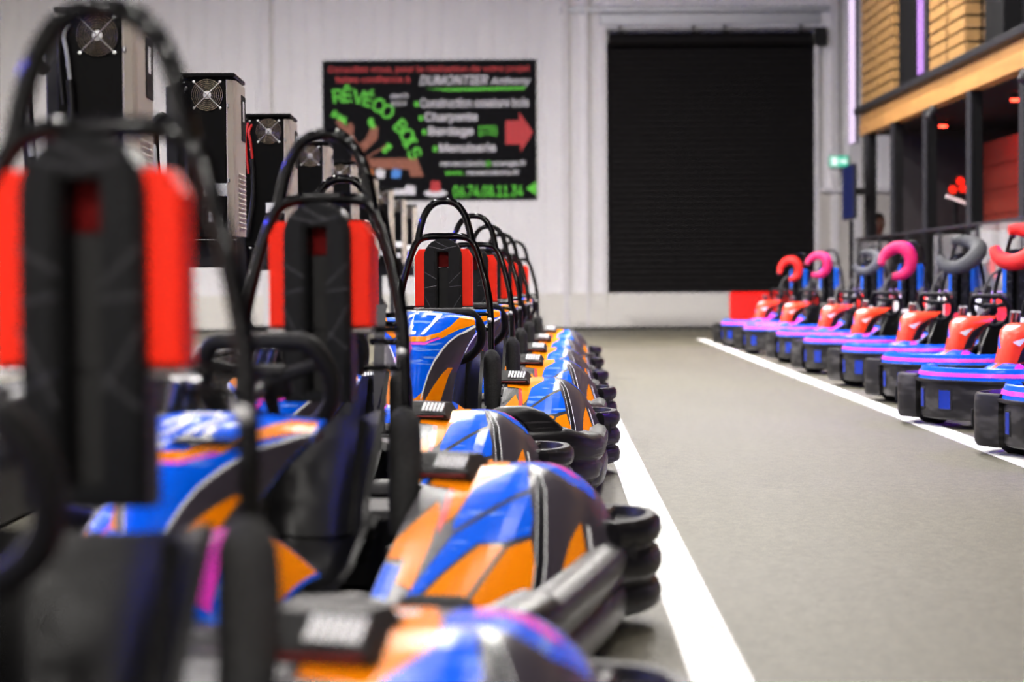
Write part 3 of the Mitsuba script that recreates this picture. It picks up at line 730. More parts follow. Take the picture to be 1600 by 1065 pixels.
# outward sign for the decals
def _sign(f, u, v, d):
    return 1 if (surf_normal(f, np.array([u]), np.array([v]))[0] * d).sum() > 0 else -1
FS = _sign(fairing_f, 0.05, .5, np.array([1, 0, .3]))

# side pod: dome with coloured stickers
def pod_f(u, v):
    u, v = np.asarray(u, float), np.asarray(v, float)
    uc = np.clip(u, 0, 1)
    Y = .265 + .425 * u
    hc = .435 - .27 * np.clip((uc - .42) / .58, 0, 1) ** 2.3
    zl = .20 - .05 * uc
    Xr, Xc, Xf = -.52 + .1 * uc ** 3, -.10 - .12 * uc, .50 - .42 * uc ** 2.2
    s1 = np.clip(v / .3, 0, 1); s2 = np.clip((v - .3) / .7, 0, 1.05)
    X = np.where(v < .3, Xr + (Xc - Xr) * s1, Xc + (Xf - Xc) * s2)
    z = np.where(v < .3, hc - .035 * (1 - s1) ** 2, hc - (hc - np.minimum(zl, hc)) * s2 ** 1.35)
    return np.stack([X, Y, z], 1)
PS = _sign(pod_f, .4, .6, np.array([.5, 0, 1]))
def pod_parts(P, style):
    def put(name, mesh, m, smooth=True):
        P.add('side_pod' + ('__' + name if name else ''), mesh, m, smooth)
        P.add('side_pod_001' + ('__' + name if name else ''), mir(mesh), m, smooth)
    put('', shell(pod_f, 29, 33, .02, PS), 'pod_grey', 50)
    dc = lambda name, polys, m, off=.0016: put(name, decal(pod_f, polys, PS, off), m)
    if style == 'orange':
        dc('rear_blue', [[(.30, .03), (.72, .05), (.78, .16), (.69, .275), (.355, .275)]], 'sticker_blue')
        dc('rear_pink', [[(.38, .10), (.54, .08), (.68, .12), (.66, .18), (.50, .17), (.42, .20)]], 'sticker_pink', .0024)
        dc('orange_front', [[(.02, .04), (.20, .03), (.36, .27), (.38, .37), (.27, .47), (.25, .60), (.215, .66), (.175, .48), (.03, .455), (.02, .30)]], 'sticker_orange', .002)
        dc('white_mark', [[(.08, .14), (.20, .12), (.24, .18), (.10, .20)]], 'sticker_white', .0026)
        dc('blue_tile', [[(.365, .305), (.475, .305), (.545, .465), (.42, .565), (.265, .69), (.25, .65), (.27, .45)]], 'sticker_blue')
        dc('blue_tile', [[(.275, .71), (.43, .59), (.557, .485), (.61, .60), (.625, .68), (.53, .73), (.40, .74), (.29, .86), (.20, .98), (.16, .98)]], 'sticker_blue')
        dc('tile_joint', [strip([(.265, .70), (.42, .577), (.553, .474)], .010)], 'pod_grey', .0022)
        dc('orange_block', [[(.42, .75), (.53, .75), (.48, .86), (.42, .985), (.22, .985), (.31, .86)]], 'sticker_orange')
        dc('orange_block', [[(.55, .755), (.635, .70), (.69, .82), (.70, .93), (.62, .985), (.45, .985), (.50, .87)]], 'sticker_orange')
        c = [(.49, .285), (.595, .44), (.655, .62), (.70, .78), (.735, .985)]
        dc('black_stripe', [strip(c, .032)], 'sticker_black', .002)
        dc('white_edge', [strip([(a + .022, b) for a, b in c], .006)], 'sticker_white', .0024)
        dc('white_edge', [strip([(a - .019, b) for a, b in c], .004)], 'sticker_white', .0024)
        dc('orange_tip', [[(.80, .46), (.84, .55), (.90, .72), (.90, .84), (.83, .93), (.80, .86), (.79, .62)]], 'sticker_orange')
        dc('white_rim', [strip([(.83, .43), (.875, .56), (.925, .74), (.925, .86), (.86, .96), (.79, .985)], .016)], 'sticker_white', .0022)
        dc('black_grille', [[(.005, .47), (.14, .48), (.12, .56), (.005, .66)]], 'sticker_black', .002)
        for k in range(5): dc('grille_rib', [strip([(.015 + .024 * k, .48), (.015 + .020 * k, .64 - .02 * k)], .007)], 'pod_grey', .004)
        dc('orange_wedge', [[(.005, .82), (.005, .74), (.125, .55), (.165, .62), (.185, .75), (.185, .93), (.10, .91), (.095, .82)]], 'sticker_orange', .002)
        dc('red_strip', [[(.145, .48), (.170, .48), (.208, .62), (.203, .71), (.177, .66)]], 'sticker_red', .0024)
        dc('blue_foot', [[(.005, .84), (.085, .85), (.09, .99), (.005, .99)]], 'sticker_blue', .002)
    else:
        dc('blue_top', [[(.03, .05), (.75, .05), (.80, .6), (.70, .95), (.03, .95)]], 'sticker_blue')
        dc('pink_flash', [[(.06, .5), (.55, .45), (.62, .6), (.10, .72)]], 'sticker_pink', .0024)
        dc('coral_flash', [[(.05, .18), (.5, .15), (.45, .3), (.06, .34)]], 'sticker_coral', .0024)
    put('core', cat([rbox(.44, .22, .24, .03, (-.25, .385, .21)), rbox(.40, .12, .12, .03, (-.25, .53, .15))]), 'plastic_matt', 30)
    # air intake on top with slanted fins
    body = trimesh.convex.convex_hull([[-.20, .225, .42], [-.20, .375, .42], [.0, .215, .415], [.0, .37, .415], [-.18, .235, .468], [-.18, .35, .462], [-.055, .23, .474], [-.055, .335, .470], [.005, .238, .432], [.005, .362, .432]])
    put('air_intake', body, 'plastic_matt', 25)

def slats(P):
    for k in range(6):
        m = rot(rbox(.006, .0085, .044, .002), -52, (0, 1, 0))
        m = rot(m, -12, (1, 0, 0))
        m.apply_translation([-.022, .283 + .0125 * k, .457 - .0006 * k])
        P.add('intake_fin', m, 'sticker_white', False); P.add('intake_fin', mir(m), 'sticker_white', False)
    P.add('intake_red_lip', rbox(.010, .11, .005, .002, (.006, .30, .4255)), 'lip_red')
    P.add('intake_red_lip', mir(rbox(.010, .11, .005, .002, (.006, .30, .4255))), 'lip_red')

TR = .0150
def hoops(P):
    lower = [(-.03, .205, .30), (-.03, .203, .52), (-.035, .200, .72), (-.045, .185, .83), (-.06, .148, .97), (-.065, .118, 1.032), (-.065, .075, 1.052)]
    low = lower + [(-.065, 0, 1.054)] + [(a, -b, c) for a, b, c in lower[::-1]]
    P.add('headrest_hoop', tube(low, TR, 14, 5), 'tube_black', 60)
    up = [(-.065, .118, 1.030), (-.068, .106, 1.09), (-.07, .088, 1.145), (-.07, .060, 1.186), (-.07, .03, 1.203)]
    up = up + [(-.07, 0, 1.207)] + [(a, -b, c) for a, b, c in up[::-1]]
    P.add('roll_hoop', tube(up, TR, 14, 6), 'tube_black', 60)
    for s in (1, -1):
        P.add('side_rail', tube([(-.03, s * .200, .715), (-.03, s * .16, .717), (-.04, s * .115, .717)], .0085, 10, 3), 'tube_black', 60)
        P.add('side_rail', tube([(-.03, s * .202, .652), (-.03, s * .16, .654), (-.04, s * .10, .654)], .0085, 10, 3), 'tube_black', 60)
        P.add('hoop_bolt', move(lathe([(0, 0), (.012, 0), (.012, .008), (0, .01)], 10, 'x'), -.02, s * .198, .69), 'metal', 40)
    P.add('cross_tube', tube([(-.04, .2, .745), (-.04, -.2, .745)], .009, 10, 2), 'tube_black', 60)

def headrest(P, panel):
    o = Polygon([(-.082, .575), (.082, .575), (.082, .965)] + [(.082 * math.cos(a), .965 + .078 * math.sin(a)) for a in np.linspace(0, math.pi, 14)][1:-1] + [(-.082, .965)])
    pad = o.difference(Polygon([(-.0245, .60), (.0245, .60), (.0245, .985), (-.0245, .985)]))
    def slab(poly, x0, x1, inset, m_):
        a = prism(poly.buffer(-inset), x1 - x0 , 'yz', x0)
        return a
    m = cat([slab(pad, -.045, .005, 0, 0), slab(pad, .005, .014, .004, 0), slab(pad, .014, .019, .010, 0)])
    P.add('headrest', m, 'pad_black', 30)
    P.add('headrest__slot', rbox(.02, .05, .345, .003, (-.042, 0, .747)), 'slot_black', False)
    P.add('headrest__slot_light', rbox(.01, .049, .07, .002, (-.046, 0, .955)), 'slot_red' if panel == 'panel_red' else panel, False)
    L = [[(-.08, .90), (-.027, .868)], [(-.08, .83), (-.027, .84)], [(-.08, .80), (-.03, .70)], [(-.078, .72), (-.03, .745)], [(-.06, 1.01), (0, .995), (.06, 1.01)],
         [(.08, .90), (.027, .85)], [(.08, .84), (.027, .835)], [(.08, .80), (.03, .72)], [(.078, .70), (.03, .74)], [(-.03, 1.03), (.03, 1.0)]]
    for l in L: P.add('headrest__seam', tube([(.0185, a, b) for a, b in l], .0016, 5, 1, smooth=False), 'seam_grey', 30)
    # coloured back plate behind the pad
    pl = Polygon([(-.124, .752), (.124, .752), (.124, .965), (.105, .998), (-.105, .998), (-.124, .965)])
    for s in (1, -1):
        half = pl.intersection(sbox(.070, .7, .2, 1.1) if s > 0 else sbox(-.2, .7, -.070, 1.1))
        P.add('side_panel', cat([prism(half, .05, 'yz', -.062), prism(half.buffer(-.004), .006, 'yz', -.012)]), panel, 20)
        P.add('side_panel_bracket', rbox(.05, .06, .012, .004, (-.03, s * .10, .742)), 'metal', 30)

def seat_f(u, v):
    u, v = np.asarray(u, float), np.asarray(v, float)
    X = seat_f.x(np.clip(v, 0, 1)); Z = seat_f.z(np.clip(v, 0, 1))
    dx, dz = seat_f.x.derivative()(np.clip(v, 0, 1)), seat_f.z.derivative()(np.clip(v, 0, 1))
    n = np.hypot(dx, dz); nx, nz = -dz / n, dx / n
    a = np.abs(u)
    d = np.interp(np.clip(v, 0, 1), [0, .35, .7, 1], [.10, .20, .20, .07]) * a ** 3
    return np.stack([X + nx * d, u * np.interp(v, [0, .5, 1], [.180, .185, .19]), Z + nz * d], 1)
seat_f.x = PchipInterpolator([0, .25, .5, .65, .85, 1], [-.06, -.02, .04, .12, .30, .44]); seat_f.z = PchipInterpolator([0, .25, .5, .65, .85, 1], [.535, .39, .22, .145, .125, .15])
def seat(P, belt=False):
    P.add('seat', shell(seat_f, 25, 29, .016, 1, u0=-1, u1=1), 'seat_black', 40)
    P.add('seat__back_pad', shell(lambda u, v: seat_f(u * .6, .03 + v * .42) + np.array([.012, 0, .006]), 13, 13, .02, 1, u0=-1, u1=1), 'seat_black', 40)
    for s in (1, -1):
        P.add('seat__bolster', tube([(.04, s * .210, .27), (.025, s * .212, .36), (.005, s * .211, .46), (-.0, s * .208, .525), (-.02, s * .198, .55)], [.028, .036, .040, .038, .022], 14, 5), 'bolster_fabric', 70)
        P.add('seat__bolster_clamp', rbox(.05, .05, .03, .006, (.06, s * .21, .235)), 'alloy', 30)
    if belt: P.add('lap_belt', tube([(.06, .20, .60), (.12, .16, .50), (.16, .13, .40), (.22, .10, .30)], .014, 8, 4), 'strap_grey', 50)

def strap(P):
    P.add('shoulder_strap', shell(lambda u, v: np.stack([.0 + .05 * np.sin(v * 2.5) + .05 * v, .145 + .035 * u + .01 * v, .78 - .42 * v], 1), 5, 13, .004, 1, u0=-.5, u1=.5), 'strap_grey', 40)
    P.add('shoulder_strap__buckle', rbox(.016, .045, .05, .005, (.075, .152, .47)), 'metal', 30)

def post(P):
    P.add('harness_post', tube([(.06, -.25, .22), (.03, -.255, .45), (.0, -.25, .70), (-.02, -.235, .80)], [.030, .036, .034, .020], 12, 5), 'bolster_fabric', 60)
    P.add('harness_post__webbing', tube([(.085, -.255, .25), (.068, -.26, .5), (.04, -.255, .72), (.0, -.22, .86), (-.03, -.14, .93)], .010, 8, 5), 'strap_grey', 60)
    P.add('harness_post__buckle', rbox(.03, .05, .06, .008, (.062, -.255, .62)), 'metal', 30)

def wheel_ring(P, side=.03):
    pts = []
    for a in np.linspace(0, 2 * math.pi, 25)[:-1]:
        y, z = .145 * math.cos(a), .135 * math.sin(a)
        z = min(z, .098)
        pts.append((0, y, z))
    ring = tube(pts, .019, 14, 3, closed=True)
    spokes = cat([tube([(0, 0, 0), (-.004, .125 * math.cos(a), .12 * math.sin(a))], [.02, .012], 8, 2) for a in (.35, math.pi - .35, -math.pi / 2)] + [rot(rbox(.03, .10, .08, .01), 0, (1, 0, 0))])
    M = trimesh.transformations.rotation_matrix(math.radians(28), [0, 1, 0])
    ring.apply_transform(M); spokes.apply_transform(M)
    c = np.array([.43, side, .645])
    ring.apply_translation(c); spokes.apply_translation(c)
    P.add('steering_wheel', ring, 'plastic_matt', 60)
    P.add('steering_wheel__spokes', spokes, 'plastic_matt', 40)
    P.add('steering_column', tube([tuple(c), (.72, .015, .52), (.95, 0, .22)], .014, 10, 3), 'alloy', 60)
    for k, (y, z) in enumerate(((-.10, .60), (-.135, .60))):
        P.add('pedal_cylinder', cyl((.56, y, z - .03), (.60, y + .03, z + .06), .017), 'alloy', 40)
    P.add('pedal_bracket', rbox(.05, .14, .02, .004, (.58, -.10, .575)), 'plastic_matt', 30)
    for s in (1, -1):
        P.add('pedal', rot(rbox(.015, .07, .13, .004), -20, (0, 1, 0)).apply_translation([1.02, s * .13, .24]), 'alloy', 30)

def chassis(P):
    P.add('floor_tray', rbox(1.55, .56, .02, .006, (.38, 0, .055)), 'plastic_matt', 30)
    for s in (1, -1):
        P.add('frame_tube', tube([(-.5, s * .28, .09), (.2, s * .29, .085), (.8, s * .24, .09), (1.1, s * .16, .10)], .016, 10, 4), 'tube_black', 60)
    P.add('frame_tube', tube([(-.45, -.3, .10), (-.45, .3, .10)], .016, 10, 2), 'tube_black', 60)
    P.add('rear_axle', cyl((-.22, -.55, .14), (-.22, .55, .14), .018), 'alloy', 40)
    P.add('front_axle', cyl((.82, -.5, .13), (.82, .5, .13), .014), 'alloy', 40)
    P.add('motor', cat([rbox(.30, .36, .20, .02, (-.32, 0, .20))]), 'plastic_matt', 30)
    for x, r, w, y in ((-.22, .14, .19, .53), (.82, .13, .13, .50)):
        for s in (1, -1):
            ty = lathe([(r * .55, -w / 2), (r * .93, -w / 2), (r, -w * .36), (r, w * .36), (r * .93, w / 2), (r * .55, w / 2), (r * .5, 0)], 28)
            rim = lathe([(0, -w * .3), (r * .52, -w * .42), (r * .57, -w * .45), (r * .57, w * .45), (r * .52, w * .42), (0, w * .3)], 20)
            for m, nm, bs in ((ty, 'tyre', 'rubber'), (rim, 'tyre__rim', 'alloy')):
                m = rot(m, 90, (1, 0, 0)).apply_translation([x, s * y, r])
                k = f'tyre_{chassis.n:03d}' if chassis.n else 'tyre'
                P.add(k if nm == 'tyre' else k + '__rim', m, bs, 40)
            chassis.n += 1
chassis.n = 0

def rear_bumper(P):
    half = [(-.22, .66), (-.34, .715), (-.50, .705), (-.60, .62), (-.63, .35), (-.635, 0)]
    path = plan_path([(a, -b) for a, b in half] + half[::-1][1:], 61)
    sec = [(-.05, .05), (0, .045), (.022, .06), (.026, .10), (.018, .128), (.004, .138), (.004, .150), (.018, .158), (.026, .18), (.026, .212), (.018, .236), (.004, .245), (.004, .257), (.018, .266), (.026, .29), (.024, .325), (.010, .345), (-.012, .345), (-.02, .315), (-.05, .30)]
    sec = [(o, .012 + z * .77) for o, z in sec]
    m = wall_sweep(path, sec, -1)
    P.add('rear_bumper', m, 'plastic_black', 40)
    for s in (1, -1):
        P.add('bumper_box', cat([rbox(.20, .03, .10, .008, (-.42, s * .60, .235)), rbox(.03, .12, .10, .008, (-.27, s * .65, .225))]), 'plastic_black', 30)

def rear_deck(P):
    P.add('rear_deck', prism(Polygon([(-.26, -.64), (-.26, .64), (-.50, .64), (-.58, .55), (-.60, 0), (-.58, -.55), (-.50, -.64)]), .02).apply_translation([0, 0, .17]), 'plastic_matt', 30)

def front_bumper_a(P, fin):
    half = [(.66, .69), (.85, .675), (1.03, .60), (1.15, .44), (1.205, .22), (1.215, 0)]
    path = plan_path([(a, -b) for a, b in half] + half[::-1][1:], 81)
    sec = [(-.07, .085), (-.01, .075), (.016, .10), (.020, .15), (.008, .172), (.008, .186), (.028, .20), (.034, .235), (.028, .275), (.008, .30), (-.05, .315), (-.08, .30)]
    zmax = lambda p: np.interp(p[0], [.66, .9, 1.05], [.80, .84, 1.0]) if fin else .74
    P.add('front_bumper', wall_sweep(path, lambda p: [(o, .075 + (z - .075) * zmax(p)) for o, z in sec], 1), 'plastic_black', 40)
    for s in (1, -1):
        for k, (x, y, a) in enumerate(((1.075, .56, 42), (1.155, .43, 26))):
            m = rot(rbox(.035, .12, .12, .015), s * a, (0, 0, 1)).apply_translation([x, s * y, .185])
            P.add('front_bumper__moulded_block', m, 'plastic_black', 30)
    drop = 0 if fin else -.082
    def arch(p):
        y = abs(p[1])
        back = np.interp(p[0], [.36, .7, 1.0], [.55, .85, 1.0])
        zt = np.interp(y, [0, .2, .28, .36, .46, .53, .585, .62, .70], [.33, .335, .365, .392, .392, .365, .31, .275, .26]) * back + (1 - back) * .26
        zb = np.interp(y, [0, .2, .28, .36, .42, .455, .50, .7], [.30, .30, .32, .345, .345, .30, .26, .22])
        zb = min(zb, zt - .03)
        zt, zb = zt + drop, zb + drop
        return [(-.055, zt - .018), (-.05, zt - .005), (-.03, zt), (-.005, zt - .008), (.012, zt - .03), (.012, zb + .008), (.004, zb), (-.03, zb)]
    P.add('front_bumper__arch', wall_sweep(path, arch, 1), 'plastic_black', 50)
def side_bumper(P):
    sec = [(-.05, .05), (0, .045), (.018, .06), (.022, .10), (.014, .128), (.002, .138), (.002, .150), (.014, .158), (.022, .18), (.022, .205), (.014, .222), (.004, .226), (-.02, .236), (-.055, .232), (-.06, .20)]
    pth = plan_path([(-.26, .668), (.0, .685), (.40, .693), (.70, .690), (.80, .655)], 31)
    m = wall_sweep(pth, sec, -1)
    P.add('side_bumper', m, 'plastic_black', 40); P.add('side_bumper', mir(m), 'plastic_black', 40)

def nose_f(u, v):
    u, v = np.asarray(u, float), np.asarray(v, float)
    X = .86 + .30 * v - .12 * np.abs(u) ** 2
    Z = .43 - .11 * v ** 2 - .15 * np.abs(u) ** 2.2
    return np.stack([X, u * (.25 - .04 * v), Z], 1)
NS_ = _sign(nose_f, .1, .5, np.array([0, 0, 1.0]))
def nose(P, style):
    P.add('nose', shell(nose_f, 25, 13, .02, NS_, u0=-1, u1=1), 'sticker_blue', 40)
    w = [(.62, .02), (.98, .02), (.98, .98), (.84, .98)]
    for s in (1, -1):
        P.add('nose__side_flash', decal(nose_f, [[(s * a, b) for a, b in w]], NS_), 'sticker_orange' if style == 'orange' else 'sticker_white', True)
        P.add('nose__pink_line', decal(nose_f, [[(s * a, b) for a, b in ((.30, .05), (.46, .05), (.72, .95), (.60, .95))]], NS_), 'sticker_pink', True)
    if style != 'orange':
        P.add('nose__coral_flash', decal(nose_f, [[(-.1, .05), (.1, .05), (.05, .6), (-.05, .6)]], NS_), 'sticker_coral', True)

def front_bumper_b(P):
    half = [(.70, .60), (.88, .56), (1.04, .45), (1.16, .29), (1.215, .14), (1.225, 0)]
    path = plan_path([(a, -b) for a, b in half] + half[::-1][1:], 61)
    P.add('front_bumper', wall_sweep(path, [(-.05, .06), (-.012, .05), (.0, .065), (.004, .20), (.0, .30), (-.012, .31), (-.05, .30)], 1), 'plastic_worn', 40)
    P.add('front_bumper__blue_stripe', wall_sweep(path, [(-.035, .272), (.012, .268), (.014, .276), (-.012, .345), (-.020, .349), (-.045, .335)], 1), 'sticker_blue', 40)
    P.add('front_bumper__pink_stripe', wall_sweep(path, [(.0055, .298), (.0095, .298), (.0015, .320), (-.0025, .320)], 1), 'sticker_pink', 40)
    P.add('front_bumper__tray', prism(Polygon([(a - .045, b) for a, b in path]), .02).apply_translation([0, 0, .285]), 'plastic_matt', 30)
    P.add('front_bumper__black_lip', wall_sweep(path, [(-.03, .262), (.03, .262), (.034, .272), (.03, .280), (-.03, .28)], 1), 'plastic_black', 50)
    def onwall(y, z, w, h, m, name, off=.006):
        i = np.argmin(abs(path[:, 1] - y)); tt = path[min(i + 1, 60)] - path[max(i - 1, 0)]
        a = math.atan2(tt[1], tt[0]); n = np.array([tt[1], -tt[0]]) / np.linalg.norm(tt)
        b = rot(rbox(w, .014, h, .004), math.degrees(a), (0, 0, 1)).apply_translation([path[i, 0] + n[0] * off, path[i, 1] + n[1] * off, z])
        P.add(name, b, m, 30)
    for y in (-.42, -.20, .20, .42):
        onwall(y, .165, .115 if abs(y) < .3 else .07, .125, 'slot_black', 'front_bumper__window_frame', .0)
        onwall(y, .165, .10 if abs(y) < .3 else .055, .11, 'window_blue', 'front_bumper__window', .002)
    for s in (1, -1):
        hb = [(.28, .665), (.52, .715), (.76, .73), (.90, .69), (.965, .61), (1.01, .50)]
        pb = plan_path([(a, s * b) for a, b in hb], 31)
        P.add('corner_bumper', wall_sweep(pb, [(-.03, .05), (.0, .04), (.012, .06), (.016, .18), (.012, .285), (.0, .30), (-.012, .30), (-.03, .28)], -s), 'plastic_worn', 40)
        P.add('corner_bumper__slot', rot(rbox(.015, .05, .09, .004), s * -68, (0, 0, 1)).apply_translation([.87, s * .715, .17]), 'slot_black', False)

def build_left(fin):
    P = Proto(); chassis.n = 0
    chassis(P); rear_bumper(P); rear_deck(P); side_bumper(P); front_bumper_a(P, fin); nose(P, 'orange'); pod_parts(P, 'orange'); slats(P); seat(P); hoops(P); headrest(P, 'panel_red'); wheel_ring(P, .065 if fin else .03)
    fairing_parts(P, 'orange', fairing_f if fin else fairing_low)
    return P
def build_right():
    P = Proto(); chassis.n = 0
    chassis(P); rear_bumper(P); rear_deck(P); side_bumper(P); front_bumper_b(P); nose(P, 'coral'); pod_parts(P, 'coral'); seat(P, True); strap(P); post(P); hoops(P); headrest(P, 'panel_blue'); wheel_ring(P)
    fairing_parts(P, 'coral', fairing_low)
    return P
LOW, LEFT, RIGHT = build_left(False), build_left(True), build_right()
BELT = Proto(); strap(BELT)
def kart_matrix(x, y, phi):
    return T().translate([x, y, 0.002]) @ T().rotate([0, 0, 1], phi)
numbers = {}
def number_ply(s, fairing_f):
    if s not in numbers:
        w = .62
        numbers[s] = mikit.ply(text_on(fairing_f, s, -.28, -.28 + w, .09, .335, FS, .0032), 'sticker_white', smooth=True)
    return numbers[s]
left_row = [  # hoop x, hoop y, heading off the camera axis, number, label
    (-.535, 2.49, 9, None, 'nearest orange and blue go-kart, strongly blurred, red panels at the left picture edge'),
    (-.455, 4.67, 13, '24', 'orange and blue go-kart with the white number starting with 2, second from the front'),
    (-.580, 6.68, 8, None, 'orange and blue go-kart parked further left between number 2 and number 17'),
    (-.295, 8.58, 5, '17', 'orange and blue go-kart with the white number 17 on its scuffed nose panel'),
    (-.205, 10.55, 5, None, 'orange and blue go-kart directly behind number 17'),
    (-.150, 12.55, 5, None, 'orange and blue go-kart, second behind number 17'),
    (-.080, 14.7, 5, None, 'orange and blue go-kart, third behind number 17'),
    (.020, 17.3, 5, None, 'rearmost orange and blue go-kart of the left row, nearest the white wall'),
]
for x, y, th, num, lab in left_row:
    t = thing('go_kart', lab, 'go-kart', 'orange and blue go-karts in the left row')
    M = kart_matrix(x, y, -90 - th)
    low = y < 7
    MF = M @ T().translate([0, -.10, 0]) if y < 3 else M
    (LOW if low else LEFT).put(t, M, special={'side_pod': M @ T().translate([0, 0, -.032 if y < 3 else -.018 if low else 0]), 'intake': M @ T().translate([0, 0, -.032 if y < 3 else -.018 if low else 0]), 'fairing': MF, 'steering': M @ T().translate([0, -.05, 0]) if y < 3 else M, 'nose': MF})
    if num: scene[t + '__fairing__number'] = {**number_ply(num, fairing_low if low else fairing_f), 'to_world': MF}
    if 6 < y < 7: BELT.put(t, M)
right_row = [
    (3.40, 9.95, 43, 'blue striped go-kart of which only the dark front corner reaches into the picture at right'),
    (3.44, 12.1, 43, 'blue striped go-kart in the right row, its seat cut off by the right picture edge'),
    (3.63, 14.3, 43, 'blue striped go-kart with the red neck brace on its hoop'),
    (3.70, 16.4, 43, 'blue striped go-kart with the dark grey neck brace on its hoop'),
    (3.73, 18.7, 43, 'blue striped go-kart with the magenta neck brace nearer the camera'),
    (3.80, 21.1, 43, 'blue striped go-kart below the monitor and the far corner post'),
    (3.76, 23.7, 43, 'second farthest blue striped go-kart of the right row'),
    (3.76, 26.2, 43, 'farthest blue striped go-kart of the right row, beside the red barrier block'),
]
for x, y, th, lab in right_row:
    t = thing('go_kart', lab, 'go-kart', 'blue striped go-karts in the right row')
    M = kart_matrix(x, y, -90 - th)
    RIGHT.put(t, M, special={'fairing': M @ T().translate([.93, 0, .36]) @ T().rotate([0, 1, 0], 8) @ T().scale(.76) @ T().translate([-1.06, 0, -.335]), 'nose': M @ T().translate([0, 0, -.055])})

# foam neck braces hung over the hoops of the right karts
def brace():
    a = np.linspace(-2.5, 2.5, 15)
    pts = [(.135 * math.cos(t), .125 * math.sin(t), .02 * math.cos(2 * t)) for t in a]
    m = tube(pts, [.03, .048, .055, .06, .055, .048, .03], 14, 4)
    m.vertices[:, 2] *= .8
    return m
BR, BS = mikit.ply(brace(), 'foam_red', smooth=60), mikit.ply(cat([rbox(.05, .03, .012, .004, (-.10, .10, .0)), rbox(.02, .03, .09, .006, (-.12, .11, -.05))]), 'strap_grey', smooth=30)
for i_, dx, dy, dz, ay, ax, az, sc, m, lab in [
    (2, -.02, .0, 1.10, -26, 38, -60, 1.30, 'foam_red', 'red foam neck brace hung over the hoop of the rightmost visible kart seat'),
    (3, -.04, .0, 1.07, -28, 38, -60, 1.22, 'foam_grey', 'dark grey foam neck brace on a right kart hoop, left of the big red one'),
    (4, -.14, .0, 1.02, -62, 60, -20, 1.08, 'foam_magenta', 'magenta foam neck brace hanging on a hoop in the middle of the right row'),
    (5, -.06, .0, 1.05, -35, 45, -60, 1.0, 'foam_grey', 'dark foam neck brace on the hoop below the monitor'),
    (6, -.14, .0, 1.03, -55, 65, -30, .95, 'foam_magenta', 'pinkish red foam neck brace, second farthest in the right row'),
    (7, -.12, .0, .99, -65, 70, -10, .98, 'foam_red', 'farthest red foam neck brace in front of the black roller door')]:
    kx, ky = right_row[i_][0], right_row[i_][1]
    t = thing('neck_brace', lab, 'neck brace', 'foam neck braces')
    M = T().translate([kx + dx, ky - .12, dz]) @ T().rotate([0, 1, 0], ay) @ T().rotate([1, 0, 0], ax) @ T().rotate([0, 0, 1], az) @ T().scale(sc)
    scene[t + '__collar'] = {**BR, 'to_world': M, 'bsdf': {'type': 'ref', 'id': m}}
    scene[t + '__strap'] = {**BS, 'to_world': M}

# ------------------------------------------------------------------ wall chargers on black uprights along the left
C = Proto()
cw, cd, ct, cb = .215, .36, 1.755, 1.05     # width, depth, top, bottom; local origin: right front corner on the ground
C.add('case', rbox(cw, cd, ct - cb - .03, .006, (-cw / 2 - .035, cd / 2, (ct + cb) / 2 - .01)), 'charger_black')
C.add('lid', rbox(cw + .045, cd + .02, .018, .004, (-cw / 2 - .018, cd / 2 - .005, ct - .005)), 'charger_black')
side = prism([(-.036, .0), (-.030, -.004), (-.008, .014), (.004, .05), (.004, cd), (-.036, cd)], ct - cb - .04)
C.add('side_cover', move(side, 0, 0, cb + .015), 'charger_tan', 20)
for i in range(12):
    for j in range(3):
        C.add('side_cover__louver', rot(rbox(.014, .055, .008, .002), 30, (0, 1, 0)).apply_translation([.007, .12 + .075 * j, cb + .05 + .021 * i]), 'charger_tan', False)
C.add('side_cover__rating_plate', rbox(.003, .14, .20, .001, (.006, .28, ct - .17)), 'charger_black', False)
C.add('side_cover__white_mark', rbox(.004, .05, .09, .001, (.0065, .27, ct - .14)), 'label_white', False)
for z in (1.62, 1.30, 1.12):
    C.add('latch', rbox(.012, .012, .02, .003, (-.028, -.006, z)), 'alloy', False)
fx, fz, fr = -.115, 1.665, .066
ring = lambda r: tube([(fx + r * math.cos(a), -.012, fz + r * math.sin(a)) for a in np.linspace(0, 2 * math.pi, 25)[:-1]], .0010, 6, 1, closed=True)
for r in np.linspace(.018, fr, 7):
    C.add('fan__grille_ring', ring(r), 'brass_wire', 60)
C.add('fan', move(lathe([(fr + .004, 0), (fr + .004, .012), (fr - .004, .012), (fr - .004, 0)], 43, 'y'), fx, .002, fz), 'charger_black', 40)
C.add('fan__hub', move(lathe([(0, 0), (.018, 0), (.018, .006), (0, .008)], 20, 'y'), fx, -.004, fz), 'alloy', 40)
for a in range(7):
    b = rbox(.018, .002, .044, .001, (0, 0, .04))
    C.add('fan__blade', rot(rot(b, 25, (0, 0, 1)), a * 51.4, (0, 1, 0)).apply_translation([fx, -.004, fz]), 'slot_black', False)
for s in (1, -1):
    C.add('fan__strut', cyl((fx - .052, -.014, fz + s * .052), (fx + .052, -.014, fz - s * .052), .0022, 8), 'metal', 40)
for sx in (1, -1):
    for sz in (1, -1):
        C.add('bolt', move(lathe([(0, 0), (.006, 0), (.006, .004), (0, .005)], 10, 'y'), fx + sx * .056, -.012, fz + sz * .056), 'metal', 40)
for z in (1.72, 1.60, 1.57):
    C.add('bolt', move(lathe([(0, 0), (.005, 0), (.005, .004), (0, .005)], 10, 'y'), -.215, -.002, z), 'metal', 40)
C.add('cable', tube([(-.205, -.004, 1.70), (-.218, -.03, 1.66), (-.208, -.035, 1.60), (-.200, -.025, 1.50), (-.20, -.02, 1.42)], .007, 8, 5), 'cable_grey', 60)
